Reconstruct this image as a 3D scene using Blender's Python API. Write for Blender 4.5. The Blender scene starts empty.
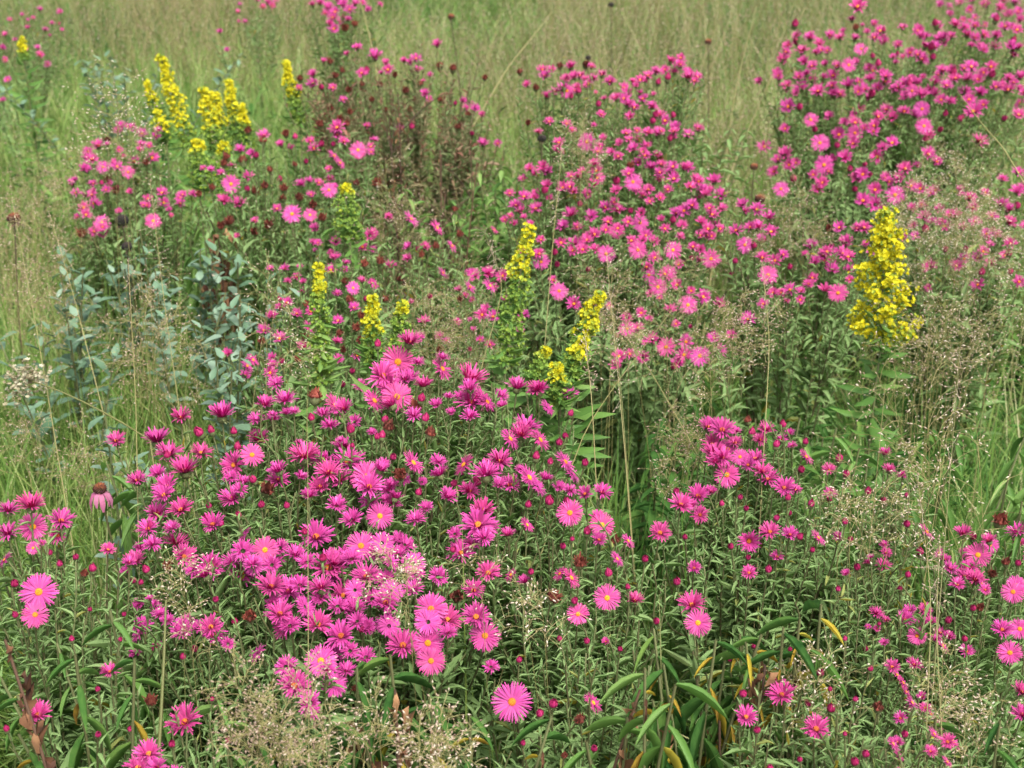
import bpy, math
import numpy as np
from mathutils import Vector, Matrix

# ------------------------------------------------------------------ camera, sky, sun, exposure
sc = bpy.context.scene
COL = sc.collection
CAM = np.array([0.0, 0.0, 1.75]); PITCH = math.radians(22.0); FPX = 1400.0
cam_d = bpy.data.cameras.new('camera'); cam = bpy.data.objects.new('camera', cam_d); COL.objects.link(cam)
cam.location = CAM; cam.rotation_euler = (math.radians(90) - PITCH, 0, 0)
cam_d.sensor_width = 36.0; cam_d.lens = 36.0 * FPX / 1024.0
cam_d.clip_start = 0.05; cam_d.clip_end = 2000
cam_d.dof.use_dof = True; cam_d.dof.focus_distance = 1.75; cam_d.dof.aperture_fstop = 10.0
sc.camera = cam

SUN_EL, SUN_AZ = 58.0, 150.0          # degrees; azimuth counted clockwise from +Y
w = bpy.data.worlds.new('World'); sc.world = w; w.use_nodes = True
nt = w.node_tree; bg = nt.nodes['Background']
sky = nt.nodes.new('ShaderNodeTexSky'); sky.sky_type = 'NISHITA'; sky.sun_disc = False
sky.sun_elevation = math.radians(SUN_EL); sky.sun_rotation = math.radians(SUN_AZ)
sky.air_density = 1.0; sky.dust_density = 6.0; sky.ozone_density = 1.0
hs = nt.nodes.new('ShaderNodeHueSaturation'); hs.inputs['Saturation'].default_value = 0.42   # a veiled, near-grey sky
nt.links.new(sky.outputs[0], hs.inputs['Color']); nt.links.new(hs.outputs[0], bg.inputs['Color'])
bg.inputs['Strength'].default_value = 0.15
sun_d = bpy.data.lights.new('sun', 'SUN'); sun = bpy.data.objects.new('sun', sun_d); COL.objects.link(sun)
sun_d.energy = 1.3; sun_d.angle = math.radians(16); sun_d.color = (1.0, 0.98, 0.95)
az, el = math.radians(SUN_AZ), math.radians(SUN_EL)
sdir = Vector((math.sin(az) * math.cos(el), math.cos(az) * math.cos(el), math.sin(el)))
sun.rotation_euler = sdir.to_track_quat('Z', 'Y').to_euler()
vs = sc.view_settings; vs.view_transform = 'Standard'; vs.look = 'None'; vs.gamma = 1.0; vs.exposure = 1.2
sc.cycles.max_bounces = 8; sc.cycles.diffuse_bounces = 6; sc.cycles.transmission_bounces = 4; sc.cycles.glossy_bounces = 2
sc.cycles.use_denoising = True

# ------------------------------------------------------------------ helpers
FWD = np.array([0, math.cos(PITCH), -math.sin(PITCH)]); UPV = np.array([0, math.sin(PITCH), math.cos(PITCH)])
UP = np.array([0, 0, 1.0])


def P(x, y, d):
    """the place that lies d metres ahead of the camera on the line of sight through a pixel"""
    return CAM + d * (FWD + np.array([1.0, 0, 0]) * (x - 512) / FPX + UPV * (384 - y) / FPX)


def nrm(v):
    v = np.asarray(v, float)
    return v / np.maximum(np.linalg.norm(v, axis=-1, keepdims=True), 1e-9)


def frames(d, hint):
    x = nrm(d); y = np.cross(hint, x)
    bad = np.linalg.norm(y, axis=-1) < 1e-4
    if bad.any():
        y[bad] = np.cross(np.array([1.0, 0.1, 0]), x[bad])
    y = nrm(y); z = np.cross(x, y)
    return np.stack([x, y, z], axis=-1)


class Tpl:
    """verts, flattened loops, loop counts, tone per face, material per face"""
    def __init__(s): s.v = []; s.l = []; s.c = []; s.t = []; s.m = []; s.n = 0

    def add(s, v, faces, tone=0.5, mat=0):
        v = np.asarray(v, float); s.v.append(v)
        for k, f in enumerate(faces):
            s.l.extend(i + s.n for i in f); s.c.append(len(f))
            s.t.append(tone[k] if np.ndim(tone) else tone); s.m.append(mat)
        s.n += len(v)

    def done(s):
        s.V = np.concatenate(s.v); s.L = np.array(s.l, np.int64); s.C = np.array(s.c, np.int64)
        s.T = np.array(s.t, float); s.M = np.array(s.m, np.int64)
        return s


class MB:
    def __init__(s): s.V = []; s.L = []; s.C = []; s.T = []; s.M = []; s.n = 0

    def inst(s, tpl, mats, locs, tone=None, matidx=None):
        """many copies of a template: mats (k,3,3), locs (k,3)"""
        k = len(locs)
        if k == 0: return
        V = np.einsum('kij,nj->kni', mats, tpl.V) + locs[:, None, :]
        nv = len(tpl.V)
        L = tpl.L[None, :] + (np.arange(k) * nv)[:, None] + s.n
        T = np.tile(tpl.T, (k, 1))
        if tone is not None: T = np.tile(np.asarray(tone, float)[:, None], (1, len(tpl.C))) + (tpl.T[None, :] - 0.5)
        M = np.tile(tpl.M, (k, 1)) if matidx is None else np.full((k, len(tpl.C)), matidx)
        s.V.append(V.reshape(-1, 3)); s.L.append(L.ravel()); s.C.append(np.tile(tpl.C, k)); s.T.append(T.ravel()); s.M.append(M.ravel())
        s.n += k * nv

    def tube(s, pts, rad, sides=5, tone=0.5, mat=0):
        pts = np.asarray(pts, float); m = len(pts); rad = np.broadcast_to(np.asarray(rad, float), (m,))
        tan = nrm(np.gradient(pts, axis=0)); ref = np.array([0.31, 0.17, 0.93]) if abs(tan[0][2]) < 0.9 else np.array([1.0, 0.2, 0])
        a = nrm(np.cross(tan, ref)); b = np.cross(tan, a)
        th = np.arange(sides) * 2 * math.pi / sides
        ring = a[:, None, :] * np.cos(th)[None, :, None] + b[:, None, :] * np.sin(th)[None, :, None]
        V = (pts[:, None, :] + ring * rad[:, None, None]).reshape(-1, 3)
        i = np.arange(m - 1)[:, None] * sides; j = np.arange(sides)[None, :]; j2 = (j + 1) % sides
        F = np.stack([i + j, i + j2, i + sides + j2, i + sides + j], axis=-1).reshape(-1, 4)
        s.V.append(V); s.L.append((F + s.n).ravel()); s.C.append(np.full(len(F), 4)); s.T.append(np.full(len(F), tone)); s.M.append(np.full(len(F), mat))
        s.n += len(V)

    def ribbons(s, pts, wid, side, tone, mat=0):
        """k ribbons at once: pts (k,m,3), wid (m,) or (k,m) half widths, side (k,3) or (k,m,3)"""
        k, m, _ = pts.shape
        wid = np.broadcast_to(wid, (k, m))
        if side.ndim == 2: side = np.broadcast_to(side[:, None, :], (k, m, 3))
        A = pts - side * wid[..., None]; B = pts + side * wid[..., None]
        V = np.stack([A, B], axis=2).reshape(k, m * 2, 3)
        r = np.arange(m - 1) * 2
        F = np.stack([r, r + 1, r + 3, r + 2], axis=-1)
        F = F[None] + (np.arange(k) * m * 2)[:, None, None] + s.n
        s.V.append(V.reshape(-1, 3)); s.L.append(F.ravel()); s.C.append(np.full(k * (m - 1), 4))
        s.T.append(np.repeat(np.broadcast_to(np.asarray(tone, float), (k,)), m - 1)); s.M.append(np.full(k * (m - 1), mat))
        s.n += V.shape[0] * V.shape[1]

    def mesh(s, name, mats, smooth=True, origin=None):
        me = bpy.data.meshes.new(name)
        V = np.concatenate(s.V); L = np.concatenate(s.L); C = np.concatenate(s.C); T = np.concatenate(s.T); M = np.concatenate(s.M)
        if origin is not None: V = V - np.asarray(origin)[None]
        me.vertices.add(len(V)); me.vertices.foreach_set('co', V.astype(np.float32).ravel())
        me.loops.add(len(L)); me.loops.foreach_set('vertex_index', L.astype(np.int32))
        me.polygons.add(len(C)); st = np.concatenate([[0], np.cumsum(C)[:-1]])
        me.polygons.foreach_set('loop_start', st.astype(np.int32))
        me.polygons.foreach_set('material_index', M.astype(np.int32))
        me.update(calc_edges=True)
        me.polygons.foreach_set('use_smooth', np.full(len(C), smooth))
        a = me.attributes.new('tone', 'FLOAT', 'FACE'); a.data.foreach_set('value', T.astype(np.float32))
        for m in mats: me.materials.append(m)
        return me


def tag(o, label=None, cat=None, group=None, kind=None):
    if label: o['label'] = label
    if cat: o['category'] = cat
    if group: o['group'] = group
    if kind: o['kind'] = kind
    return o


def thing(name, loc, label, cat, group=None):
    o = bpy.data.objects.new(name, None); COL.objects.link(o); o.location = tuple(loc); o.empty_display_size = 0.05
    return tag(o, label, cat, group)


def part(name, me, parent=None, matrix=None):
    o = bpy.data.objects.new(name, me); COL.objects.link(o)
    if parent is not None: o.parent = parent
    if matrix is not None: o.matrix_basis = matrix
    return o


def mat4(R3, t):
    m = np.eye(4); m[:3, :3] = R3; m[:3, 3] = t
    return Matrix(m.tolist())


# ------------------------------------------------------------------ materials
def leafmat(name, cols, transl=0.25, rough=0.55, spec=0.3, objrand=0.25, back=None, noise=0.0, huevar=0.0):
    m = bpy.data.materials.new(name); m.use_nodes = True; n = m.node_tree; b = n.nodes['Principled BSDF']; out = n.nodes['Material Output']
    at = n.nodes.new('ShaderNodeAttribute'); at.attribute_name = 'tone'
    oi = n.nodes.new('ShaderNodeObjectInfo')
    mul = n.nodes.new('ShaderNodeMath'); mul.operation = 'MULTIPLY_ADD'; mul.inputs[1].default_value = objrand; mul.inputs[2].default_value = -objrand / 2
    n.links.new(oi.outputs['Random'], mul.inputs[0])
    add = n.nodes.new('ShaderNodeMath'); add.operation = 'ADD'; add.use_clamp = True
    n.links.new(at.outputs['Fac'], add.inputs[0]); n.links.new(mul.outputs[0], add.inputs[1])
    src = add.outputs[0]
    if noise:
        tc = n.nodes.new('ShaderNodeTexCoord'); nz = n.nodes.new('ShaderNodeTexNoise'); nz.inputs['Scale'].default_value = 90
        n.links.new(tc.outputs['Object'], nz.inputs['Vector'])
        m2 = n.nodes.new('ShaderNodeMath'); m2.operation = 'MULTIPLY_ADD'; m2.inputs[1].default_value = noise; m2.inputs[2].default_value = -noise / 2
        n.links.new(nz.outputs['Fac'], m2.inputs[0])
        a2 = n.nodes.new('ShaderNodeMath'); a2.operation = 'ADD'; a2.use_clamp = True
        n.links.new(src, a2.inputs[0]); n.links.new(m2.outputs[0], a2.inputs[1]); src = a2.outputs[0]
    rp = n.nodes.new('ShaderNodeValToRGB'); e = rp.color_ramp.elements
    while len(e) < len(cols): e.new(0.5)
    for i, (p, c) in enumerate(cols): e[i].position = p; e[i].color = (*c, 1)
    n.links.new(src, rp.inputs['Fac'])
    col = rp.outputs['Color']
    if back is not None:
        ge = n.nodes.new('ShaderNodeNewGeometry'); mx = n.nodes.new('ShaderNodeMixRGB'); mx.inputs['Color2'].default_value = (*back, 1)
        f = n.nodes.new('ShaderNodeMath'); f.operation = 'MULTIPLY'; f.inputs[1].default_value = 0.6
        n.links.new(ge.outputs['Backfacing'], f.inputs[0]); n.links.new(f.outputs[0], mx.inputs['Fac']); n.links.new(col, mx.inputs['Color1']); col = mx.outputs[0]
    if huevar:
        f1 = n.nodes.new('ShaderNodeMath'); f1.operation = 'MULTIPLY'; f1.inputs[1].default_value = 17.31; n.links.new(oi.outputs['Random'], f1.inputs[0])
        f2 = n.nodes.new('ShaderNodeMath'); f2.operation = 'FRACT'; n.links.new(f1.outputs[0], f2.inputs[0])
        f3 = n.nodes.new('ShaderNodeMath'); f3.operation = 'MULTIPLY_ADD'; f3.inputs[1].default_value = huevar; f3.inputs[2].default_value = .5 - huevar * .68; n.links.new(f2.outputs[0], f3.inputs[0])
        hv = n.nodes.new('ShaderNodeHueSaturation'); n.links.new(f3.outputs[0], hv.inputs['Hue']); n.links.new(col, hv.inputs['Color']); col = hv.outputs['Color']
    n.links.new(col, b.inputs['Base Color']); b.inputs['Roughness'].default_value = rough; b.inputs['Specular IOR Level'].default_value = spec
    if transl:
        tr = n.nodes.new('ShaderNodeBsdfTranslucent'); n.links.new(col, tr.inputs['Color'])
        mix = n.nodes.new('ShaderNodeMixShader'); mix.inputs[0].default_value = transl
        n.links.new(b.outputs[0], mix.inputs[1]); n.links.new(tr.outputs[0], mix.inputs[2]); n.links.new(mix.outputs[0], out.inputs['Surface'])
    return m


M_ASTER = leafmat('aster_leaf', [(0, (.062, .145, .026)), (.35, (.142, .258, .062)), (.7, (.24, .355, .125)), (.95, (.33, .44, .18)), (1, (.42, .34, .05))], .38, .7, .15, back=(.25, .37, .15))
M_ASTERDRY = leafmat('aster_leaf_dry', [(0, (.12, .20, .05)), (.5, (.20, .29, .11)), (.8, (.30, .23, .13)), (1, (.34, .15, .11))], .34)
M_STEM = leafmat('aster_stem', [(0, (.07, .045, .03)), (.5, (.12, .12, .05)), (1, (.17, .19, .08))], 0, .6)
M_BROWN = leafmat('brown_stem', [(0, (.035, .022, .016)), (.5, (.085, .05, .035)), (1, (.16, .09, .055))], 0, .8)
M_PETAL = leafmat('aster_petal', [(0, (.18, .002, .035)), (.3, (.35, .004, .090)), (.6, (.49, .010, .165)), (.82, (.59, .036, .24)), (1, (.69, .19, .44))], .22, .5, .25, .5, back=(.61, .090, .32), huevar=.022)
M_BUD = leafmat('aster_bud', [(0, (.22, .010, .05)), (.5, (.42, .02, .12)), (1, (.55, .07, .22))], .15, .55)
M_DISC = leafmat('aster_disc', [(0, (.45, .12, .015)), (.5, (.68, .26, .015)), (1, (.78, .42, .03))], .1, .7, objrand=.5)
M_EYE = leafmat('aster_eye', [(0, (.24, .035, .02)), (.5, (.45, .12, .02)), (1, (.65, .27, .03))], .1, .7, objrand=.6)
M_CALYX = leafmat('aster_calyx', [(0, (.06, .08, .03)), (.5, (.13, .15, .06)), (1, (.20, .22, .11))], .1, .6)
M_SPENT = leafmat('spent_head', [(0, (.10, .03, .02)), (.5, (.22, .05, .035)), (1, (.36, .10, .06))], .15, .8, objrand=.5)
M_GOLD = leafmat('goldenrod_head', [(0, (.11, .20, .03)), (.3, (.22, .34, .055)), (.5, (.38, .43, .04)), (.7, (.58, .53, .012)), (1, (.68, .60, .02))], .2, .6, objrand=0)
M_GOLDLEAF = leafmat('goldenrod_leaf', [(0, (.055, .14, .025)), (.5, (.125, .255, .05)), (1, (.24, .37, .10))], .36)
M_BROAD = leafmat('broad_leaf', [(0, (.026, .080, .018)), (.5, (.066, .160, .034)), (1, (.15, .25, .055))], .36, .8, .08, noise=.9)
M_YELLOW = leafmat('yellow_leaf', [(0, (.15, .075, .02)), (.3, (.32, .21, .03)), (.65, (.46, .35, .04)), (1, (.40, .38, .06))], .35, .7, .1, noise=.9)
M_DEADLEAF = leafmat('dead_leaf', [(0, (.07, .03, .018)), (.5, (.19, .09, .045)), (1, (.34, .19, .09))], .15, .8, noise=.5)
M_BLUE = leafmat('blue_green_leaf', [(0, (.068, .14, .068)), (.5, (.13, .22, .13)), (1, (.23, .32, .23))], .2, .5, .35)
M_SEED = leafmat('grass_seed', [(0, (.24, .15, .10)), (.5, (.49, .36, .26)), (1, (.76, .68, .54))], .25, .5, .3)
M_STRAW = leafmat('straw', [(0, (.12, .13, .04)), (.5, (.24, .22, .08)), (1, (.40, .33, .16))], .15, .5)
M_GRASS = leafmat('grass_blade', [(0, (.045, .130, .020)), (.3, (.100, .210, .034)), (.6, (.200, .29, .065)), (.8, (.29, .34, .11)), (1, (.43, .41, .21))], .3, .5, .3, objrand=0)
M_CONE = leafmat('cone', [(0, (.02, .010, .008)), (.5, (.09, .025, .015)), (1, (.28, .09, .03))], 0, .7)
M_BLACK = leafmat('black_head', [(0, (.010, .008, .008)), (.5, (.02, .016, .014)), (1, (.05, .035, .025))], 0, .8)
M_CPETAL = leafmat('coneflower_petal', [(0, (.45, .10, .22)), (1, (.66, .25, .40))], .3)
M_CREAM = leafmat('cream_floret', [(0, (.22, .18, .10)), (.5, (.36, .32, .20)), (1, (.52, .49, .36))], .2)


# ------------------------------------------------------------------ templates
def leaf_tpl(prof, droop=0.25, fold=0.25, asym=0.0):
    """unit leaf along +x, half width profile at stations (t, w)"""
    t = Tpl(); v = []; f = []
    n = len(prof)
    for i, (a, wv) in enumerate(prof):
        z = -droop * a * a
        v += [(a, -wv, z + fold * wv), (a, 0, z), (a, wv, z + fold * wv)]
    for i in range(n - 1):
        a = i * 3; f += [(a, a + 1, a + 4, a + 3), (a + 1, a + 2, a + 5, a + 4)]
    t.add(v, f); return t.done()


LANCE = leaf_tpl([(0, .15), (.3, .5), (.65, .38), (1, .02)], .25, .3)
LANCE2 = leaf_tpl([(0, .15), (.35, .5), (.7, .35), (1, .02)], -.22, .3)
LONG = leaf_tpl([(0, .12), (.18, .40), (.4, .5), (.65, .42), (.85, .22), (1, .01)], .14, .30)
OBOV = leaf_tpl([(0, .08), (.35, .34), (.7, .5), (.9, .34), (1, .04)], .12, .2)


def curl_tpl(seed):
    r = np.random.default_rng(seed); t = Tpl(); v = []; f = []
    n = 6
    for i in range(n):
        a = i / (n - 1); wv = .45 * math.sin(math.pi * min(.97, a * .9 + .06)); tw = a * r.uniform(-2.4, 2.4)
        c = np.array([a * (1 - .3 * a), .1 * math.sin(3 * a + seed), -.75 * a * a]); sd = np.array([0, math.cos(tw), math.sin(tw)])
        v += [c - sd * wv, c + np.array([0, 0, -.12 * wv]), c + sd * wv]
    for i in range(n - 1):
        a = i * 3; f += [(a, a + 1, a + 4, a + 3), (a + 1, a + 2, a + 5, a + 4)]
    t.add(v, f); return t.done()


CURL = [curl_tpl(s) for s in range(3)]


def seed_tpl():
    t = Tpl()
    v = [(0, 0, 0), (.45, .5, 0), (.45, 0, .5), (.45, -.5, 0), (.45, 0, -.5), (1, 0, 0)]
    f = [(0, 1, 2), (0, 2, 3), (0, 3, 4), (0, 4, 1), (5, 2, 1), (5, 3, 2), (5, 4, 3), (5, 1, 4)]
    t.add(v, f); return t.done()


SEED = seed_tpl()
SPECK = Tpl(); SPECK.add([(0, 0, 0), (.5, .5, 0), (1, 0, 0), (.5, -.5, 0), (.5, 0, .5), (.5, 0, -.5)], [(0, 1, 2, 3), (0, 4, 2, 5)]); SPECK.done()


def add_calyx(t, mat, r=.26, h=.36, sides=8, spikes=14, rng=None):
    rings = [(0.05, -h * 1.1), (r * .75, -h * .85), (r, -h * .4), (r * .95, 0)]
    v = []; f = []
    for rr, z in rings:
        for k in range(sides):
            a = 2 * math.pi * k / sides; v.append((rr * math.cos(a), rr * math.sin(a), z))
    for i in range(3):
        for k in range(sides):
            f.append((i * sides + k, i * sides + (k + 1) % sides, (i + 1) * sides + (k + 1) % sides, (i + 1) * sides + k))
    t.add(v, f, .45, mat)
    for k in range(spikes):
        a = 2 * math.pi * k / spikes + rng.uniform(-.2, .2); e = np.array([math.cos(a), math.sin(a), 0]); s = np.array([-e[1], e[0], 0]) * .05
        z0 = -h * rng.uniform(.2, .7); b = e * r * .95 + np.array([0, 0, z0]); tip = e * (r + .16) + np.array([0, 0, z0 + rng.uniform(-.1, .14)])
        t.add([b - s, b + s, tip], [(0, 1, 2)], rng.uniform(.4, .9), mat)


def flower_tpl(seed, style, n=54, segs=3, pw=.062, disc=False, calyx=True):
    """unit aster head facing +z: slot 0 petals, 1 calyx, 2 disc (far ones only)"""
    r = np.random.default_rng(seed); t = Tpl()
    gap = r.uniform(0, 2 * math.pi)
    for i in range(n):
        a = 2 * math.pi * (i + r.uniform(-.45, .45)) / n
        e = np.array([math.cos(a), math.sin(a), 0]); s0 = np.array([-e[1], e[0], 0])
        L = r.uniform(.80, 1.0) if style == 'open' else r.uniform(.56, .88)
        if style == 'open':
            el0 = r.uniform(.05, .50); el1 = el0 - r.uniform(.1, .8)
        elif style == 'cup':
            el0 = r.uniform(.25, 1.35); el1 = el0 - r.uniform(-.1, .9)
        else:
            el0 = r.uniform(.5, 1.35); el1 = el0 + r.uniform(-.6, .3)
        if style == 'open' and r.random() < .04: continue
        tw = r.uniform(-.5, .5); pts = []; c = e * .16 + np.array([0, 0, r.uniform(-.03, .04)])
        step = (L - .16) / segs; pts.append(c)
        for q in range(segs):
            el = el0 + (el1 - el0) * (q + .5) / segs
            c = c + (e * math.cos(el) + UP * math.sin(el)) * step + s0 * tw * .05; pts.append(c)
        if segs == 3: wd = [pw * .55, pw, pw * 1.05, pw * .5]
        elif segs == 2: wd = [pw * .6, pw, pw * .35]
        else: wd = [pw * .7, pw * .8]
        v = []
        for q, c in enumerate(pts):
            sd = s0 * math.cos(tw * q / segs) + UP * math.sin(tw * q / segs)
            v += [c - sd * wd[q], c + sd * wd[q]]
        base = r.normal(.40, .22)
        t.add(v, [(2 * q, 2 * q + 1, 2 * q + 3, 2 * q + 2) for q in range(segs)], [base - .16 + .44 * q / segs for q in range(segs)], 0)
    if calyx: add_calyx(t, 1, rng=r, spikes=14 if segs == 3 else 6, sides=8 if segs == 3 else 6)
    if disc: add_disc(t, r, 2, 22, .17 if style == 'open' else .12)
    return t.done()


def add_disc(t, r, mat, n=70, R=.19):
    sides = 10; v = []; f = []
    prof = [(R, -.01), (R * .92, .07), (R * .6, .11), (R * .25, .10)]
    for rr, z in prof:
        for k in range(sides):
            a = 2 * math.pi * k / sides; v.append((rr * math.cos(a), rr * math.sin(a), z))
    for i in range(3):
        for k in range(sides): f.append((i * sides + k, i * sides + (k + 1) % sides, (i + 1) * sides + (k + 1) % sides, (i + 1) * sides + k))
    f.append(tuple(range(3 * sides, 4 * sides)))
    t.add(v, f, .35, mat)
    for k in range(n):
        q = math.sqrt((k + .5) / n) * R * .95; a = k * 2.39996; c = np.array([q * math.cos(a), q * math.sin(a), .115 - .09 * (q / R) ** 2]); s = .024 * (60 / n) ** .5
        hgt = .045 + .03 * (q / R)
        v = [c + np.array([s, 0, 0]), c + np.array([0, s, 0]), c + np.array([-s, 0, 0]), c + np.array([0, -s, 0]), c + np.array([c[0] * .15, c[1] * .15, hgt])]
        t.add(v, [(0, 1, 4), (1, 2, 4), (2, 3, 4), (3, 0, 4)], float(np.clip(r.normal(.55 - .35 * (q / R) ** 3, .15), 0, 1)), mat)


def disc_tpl(seed):
    t = Tpl(); add_disc(t, np.random.default_rng(seed), 0); return t.done()


def bud_tpl(seed, n=20, spent=False):
    """half closed head: petals standing up in a tuft (slot 0) over the calyx (slot 1)"""
    r = np.random.default_rng(seed); t = Tpl()
    for lay in range(2):
        for i in range(n):
            a = 2 * math.pi * (i + r.uniform(-.4, .4)) / n; e = np.array([math.cos(a), math.sin(a), 0]); s = np.array([-e[1], e[0], 0])
            rr = .52 if lay == 0 else .34; top = r.uniform(.55, 1.1) + .15 * lay
            if spent: rr *= r.uniform(.9, 1.35); top *= r.uniform(.3, .9)
            pts = [e * .3 + UP * -.15, e * rr * 1.0 + UP * (.2 * top), e * rr * .95 + UP * (.62 * top), e * rr * (.45 if not spent else r.uniform(.5, 1.5)) + UP * top]
            v = []
            for c, wd in zip(pts, [.08, .12, .11, .03]): v += [c - s * wd, c + s * wd]
            t.add(v, [(0, 1, 3, 2), (2, 3, 5, 4), (4, 5, 7, 6)], [.4 + r.normal(0, .18)] * 3, 0)
    add_calyx(t, 1, .5, .75, rng=r)
    return t.done()


def tmesh(tpl, name, mats):
    mb = MB(); mb.inst(tpl, np.eye(3)[None], np.zeros((1, 3))); return mb.mesh(name, mats)


FL = {}
for st in ('open', 'cup', 'tuft'):
    FL[st] = [flower_tpl(10 + i, st, n=(88, 100, 84, 108)[i], pw=(.038, .034, .040, .032)[i]) for i in range(4)]
    FL[st + '_far'] = [flower_tpl(50 + i, st, n=46, segs=2, pw=.062, disc=(st != 'tuft')) for i in range(4)]
BUD = [bud_tpl(70 + i) for i in range(3)]; SPENT = [bud_tpl(80 + i, 22, True) for i in range(3)]
DISC = [disc_tpl(90 + i) for i in range(2)]
FLM = {k: [tmesh(t, 'flower', [M_PETAL, M_CALYX, M_DISC]) for t in v] for k, v in FL.items()}
BUDM = [tmesh(t, 'bud', [M_BUD, M_CALYX]) for t in BUD]; SPENTM = [tmesh(t, 'spent_flower', [M_SPENT, M_CALYX]) for t in SPENT]
EYEM = [tmesh(t, 'flower_center', [M_EYE]) for t in DISC]
DISCM = [tmesh(t, 'flower_center', [M_DISC]) for t in DISC]

# ------------------------------------------------------------------ ground
gm = bpy.data.materials.new('soil'); gm.use_nodes = True; g = gm.node_tree; gb = g.nodes['Principled BSDF']
tc = g.nodes.new('ShaderNodeTexCoord'); nz = g.nodes.new('ShaderNodeTexNoise'); nz.inputs['Scale'].default_value = 3.0; nz.inputs['Detail'].default_value = 8
rp = g.nodes.new('ShaderNodeValToRGB'); rp.color_ramp.elements[0].color = (.025, .022, .012, 1); rp.color_ramp.elements[1].color = (.075, .085, .032, 1)
rp.color_ramp.elements[0].position = .35; rp.color_ramp.elements[1].position = .65
g.links.new(tc.outputs['Object'], nz.inputs['Vector']); g.links.new(nz.outputs['Fac'], rp.inputs['Fac']); g.links.new(rp.outputs['Color'], gb.inputs['Base Color'])
bp = g.nodes.new('ShaderNodeBump'); bp.inputs['Distance'].default_value = .03; g.links.new(nz.outputs['Fac'], bp.inputs['Height']); g.links.new(bp.outputs['Normal'], gb.inputs['Normal'])
gb.inputs['Roughness'].default_value = .95
mb = MB(); q = Tpl(); q.add([(-600, -300, 0), (600, -300, 0), (600, 900, 0), (-600, 900, 0)], [(0, 1, 2, 3)]); mb.inst(q.done(), np.eye(3)[None], np.zeros((1, 3)))
tag(part('ground', mb.mesh('ground', [gm])), kind='structure')



# ------------------------------------------------------------------ meadow grass and low herbs (nobody could count these)
R0 = np.random.default_rng(5)


def vnoise(x, y, s, seed):
    r = np.random.default_rng(seed); out = 0
    for k in range(6):
        a = r.uniform(0, 6.28); f = s * r.uniform(.5, 2.2); out = out + np.sin((x * math.cos(a) + y * math.sin(a)) * f + r.uniform(0, 6.28)) / 6
    return out * 1.6


def blades(mb, bx, by, H, lean, wid, tone, r, nseg=4, mat=0):
    k = len(bx); a = r.uniform(0, 2 * math.pi, k); dx = np.stack([np.cos(a), np.sin(a), 0 * a], -1)
    ts = np.linspace(0, 1, nseg + 1)
    pts = np.zeros((k, nseg + 1, 3)); pts[:, :, 0] = bx[:, None]; pts[:, :, 1] = by[:, None]
    pts += dx[:, None, :] * (lean * H)[:, None, None] * (ts ** 2)[None, :, None]
    pts[:, :, 2] += (H * (1 - .35 * np.minimum(lean, 1.6) * 0))[:, None] * (ts - .42 * np.minimum(lean, 1.7)[:, None] * ts ** 2.2)
    side = np.stack([-np.sin(a), np.cos(a), 0 * a], -1); tw = r.uniform(-.8, .8, k)[:, None]
    side = nrm(side * np.cos(tw) + dx * np.sin(tw))
    prof = np.array([.8, 1.0, .9, .65, .08]) if nseg == 4 else np.array([.9, 1, .7, .1])
    mb.ribbons(pts, wid[:, None] * prof[None, :], side, tone, mat)


def sample_field(n, y0, y1, power, r, x0=None):
    u = r.random(n); p = 1 - power
    Y = (y0 ** p + u * (y1 ** p - y0 ** p)) ** (1 / p)
    X = r.uniform(-1, 1, n) * (.40 * Y + .9)
    return X, Y


KEEP_OUT = [(.50, 2.95, .42), (.25, 2.75, .3), (-.75, 3.3, .25), (1.2, 3.7, .5), (-.17, 1.55, .40), (.35, 1.78, .2), (-.62, 1.55, .18), (.80, 1.6, .22), (.25, 1.4, .2)]     # where the near aster clumps stand
mb = MB()
# near and middle tussocks
X, Y = sample_field(5200, 1.0, 7.5, .75, R0)
keep = np.ones(len(X), bool)
for cx, cy, rr in KEEP_OUT: keep &= ((X - cx) ** 2 + (Y - cy) ** 2 > rr ** 2) | (R0.random(len(X)) < .12)
X, Y = X[keep], Y[keep]
nb = 15
bx = np.repeat(X, nb) + R0.normal(0, .035, len(X) * nb); by = np.repeat(Y, nb) + R0.normal(0, .035, len(X) * nb)
hN = .44 + .12 * vnoise(bx, by, 2.0, 1) + .02 * by
H = hN * R0.uniform(.55, 1.25, len(bx)); H *= np.where((by < 1.75), .85, 1.0)
tone = np.repeat(.38 + .2 * vnoise(X, Y, 2.2, 2) + R0.normal(0, .06, len(X)) + .035 * np.clip(Y - 3, 0, 5), nb) + R0.normal(0, .12, len(bx))
tone = np.where(R0.random(len(bx)) < .09, R0.uniform(.75, 1, len(bx)), tone)
blades(mb, bx, by, H, R0.gamma(2.2, .28, len(bx)), R0.uniform(.0011, .0026, len(bx)) * (1 + .10 * by), tone, R0)
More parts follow.
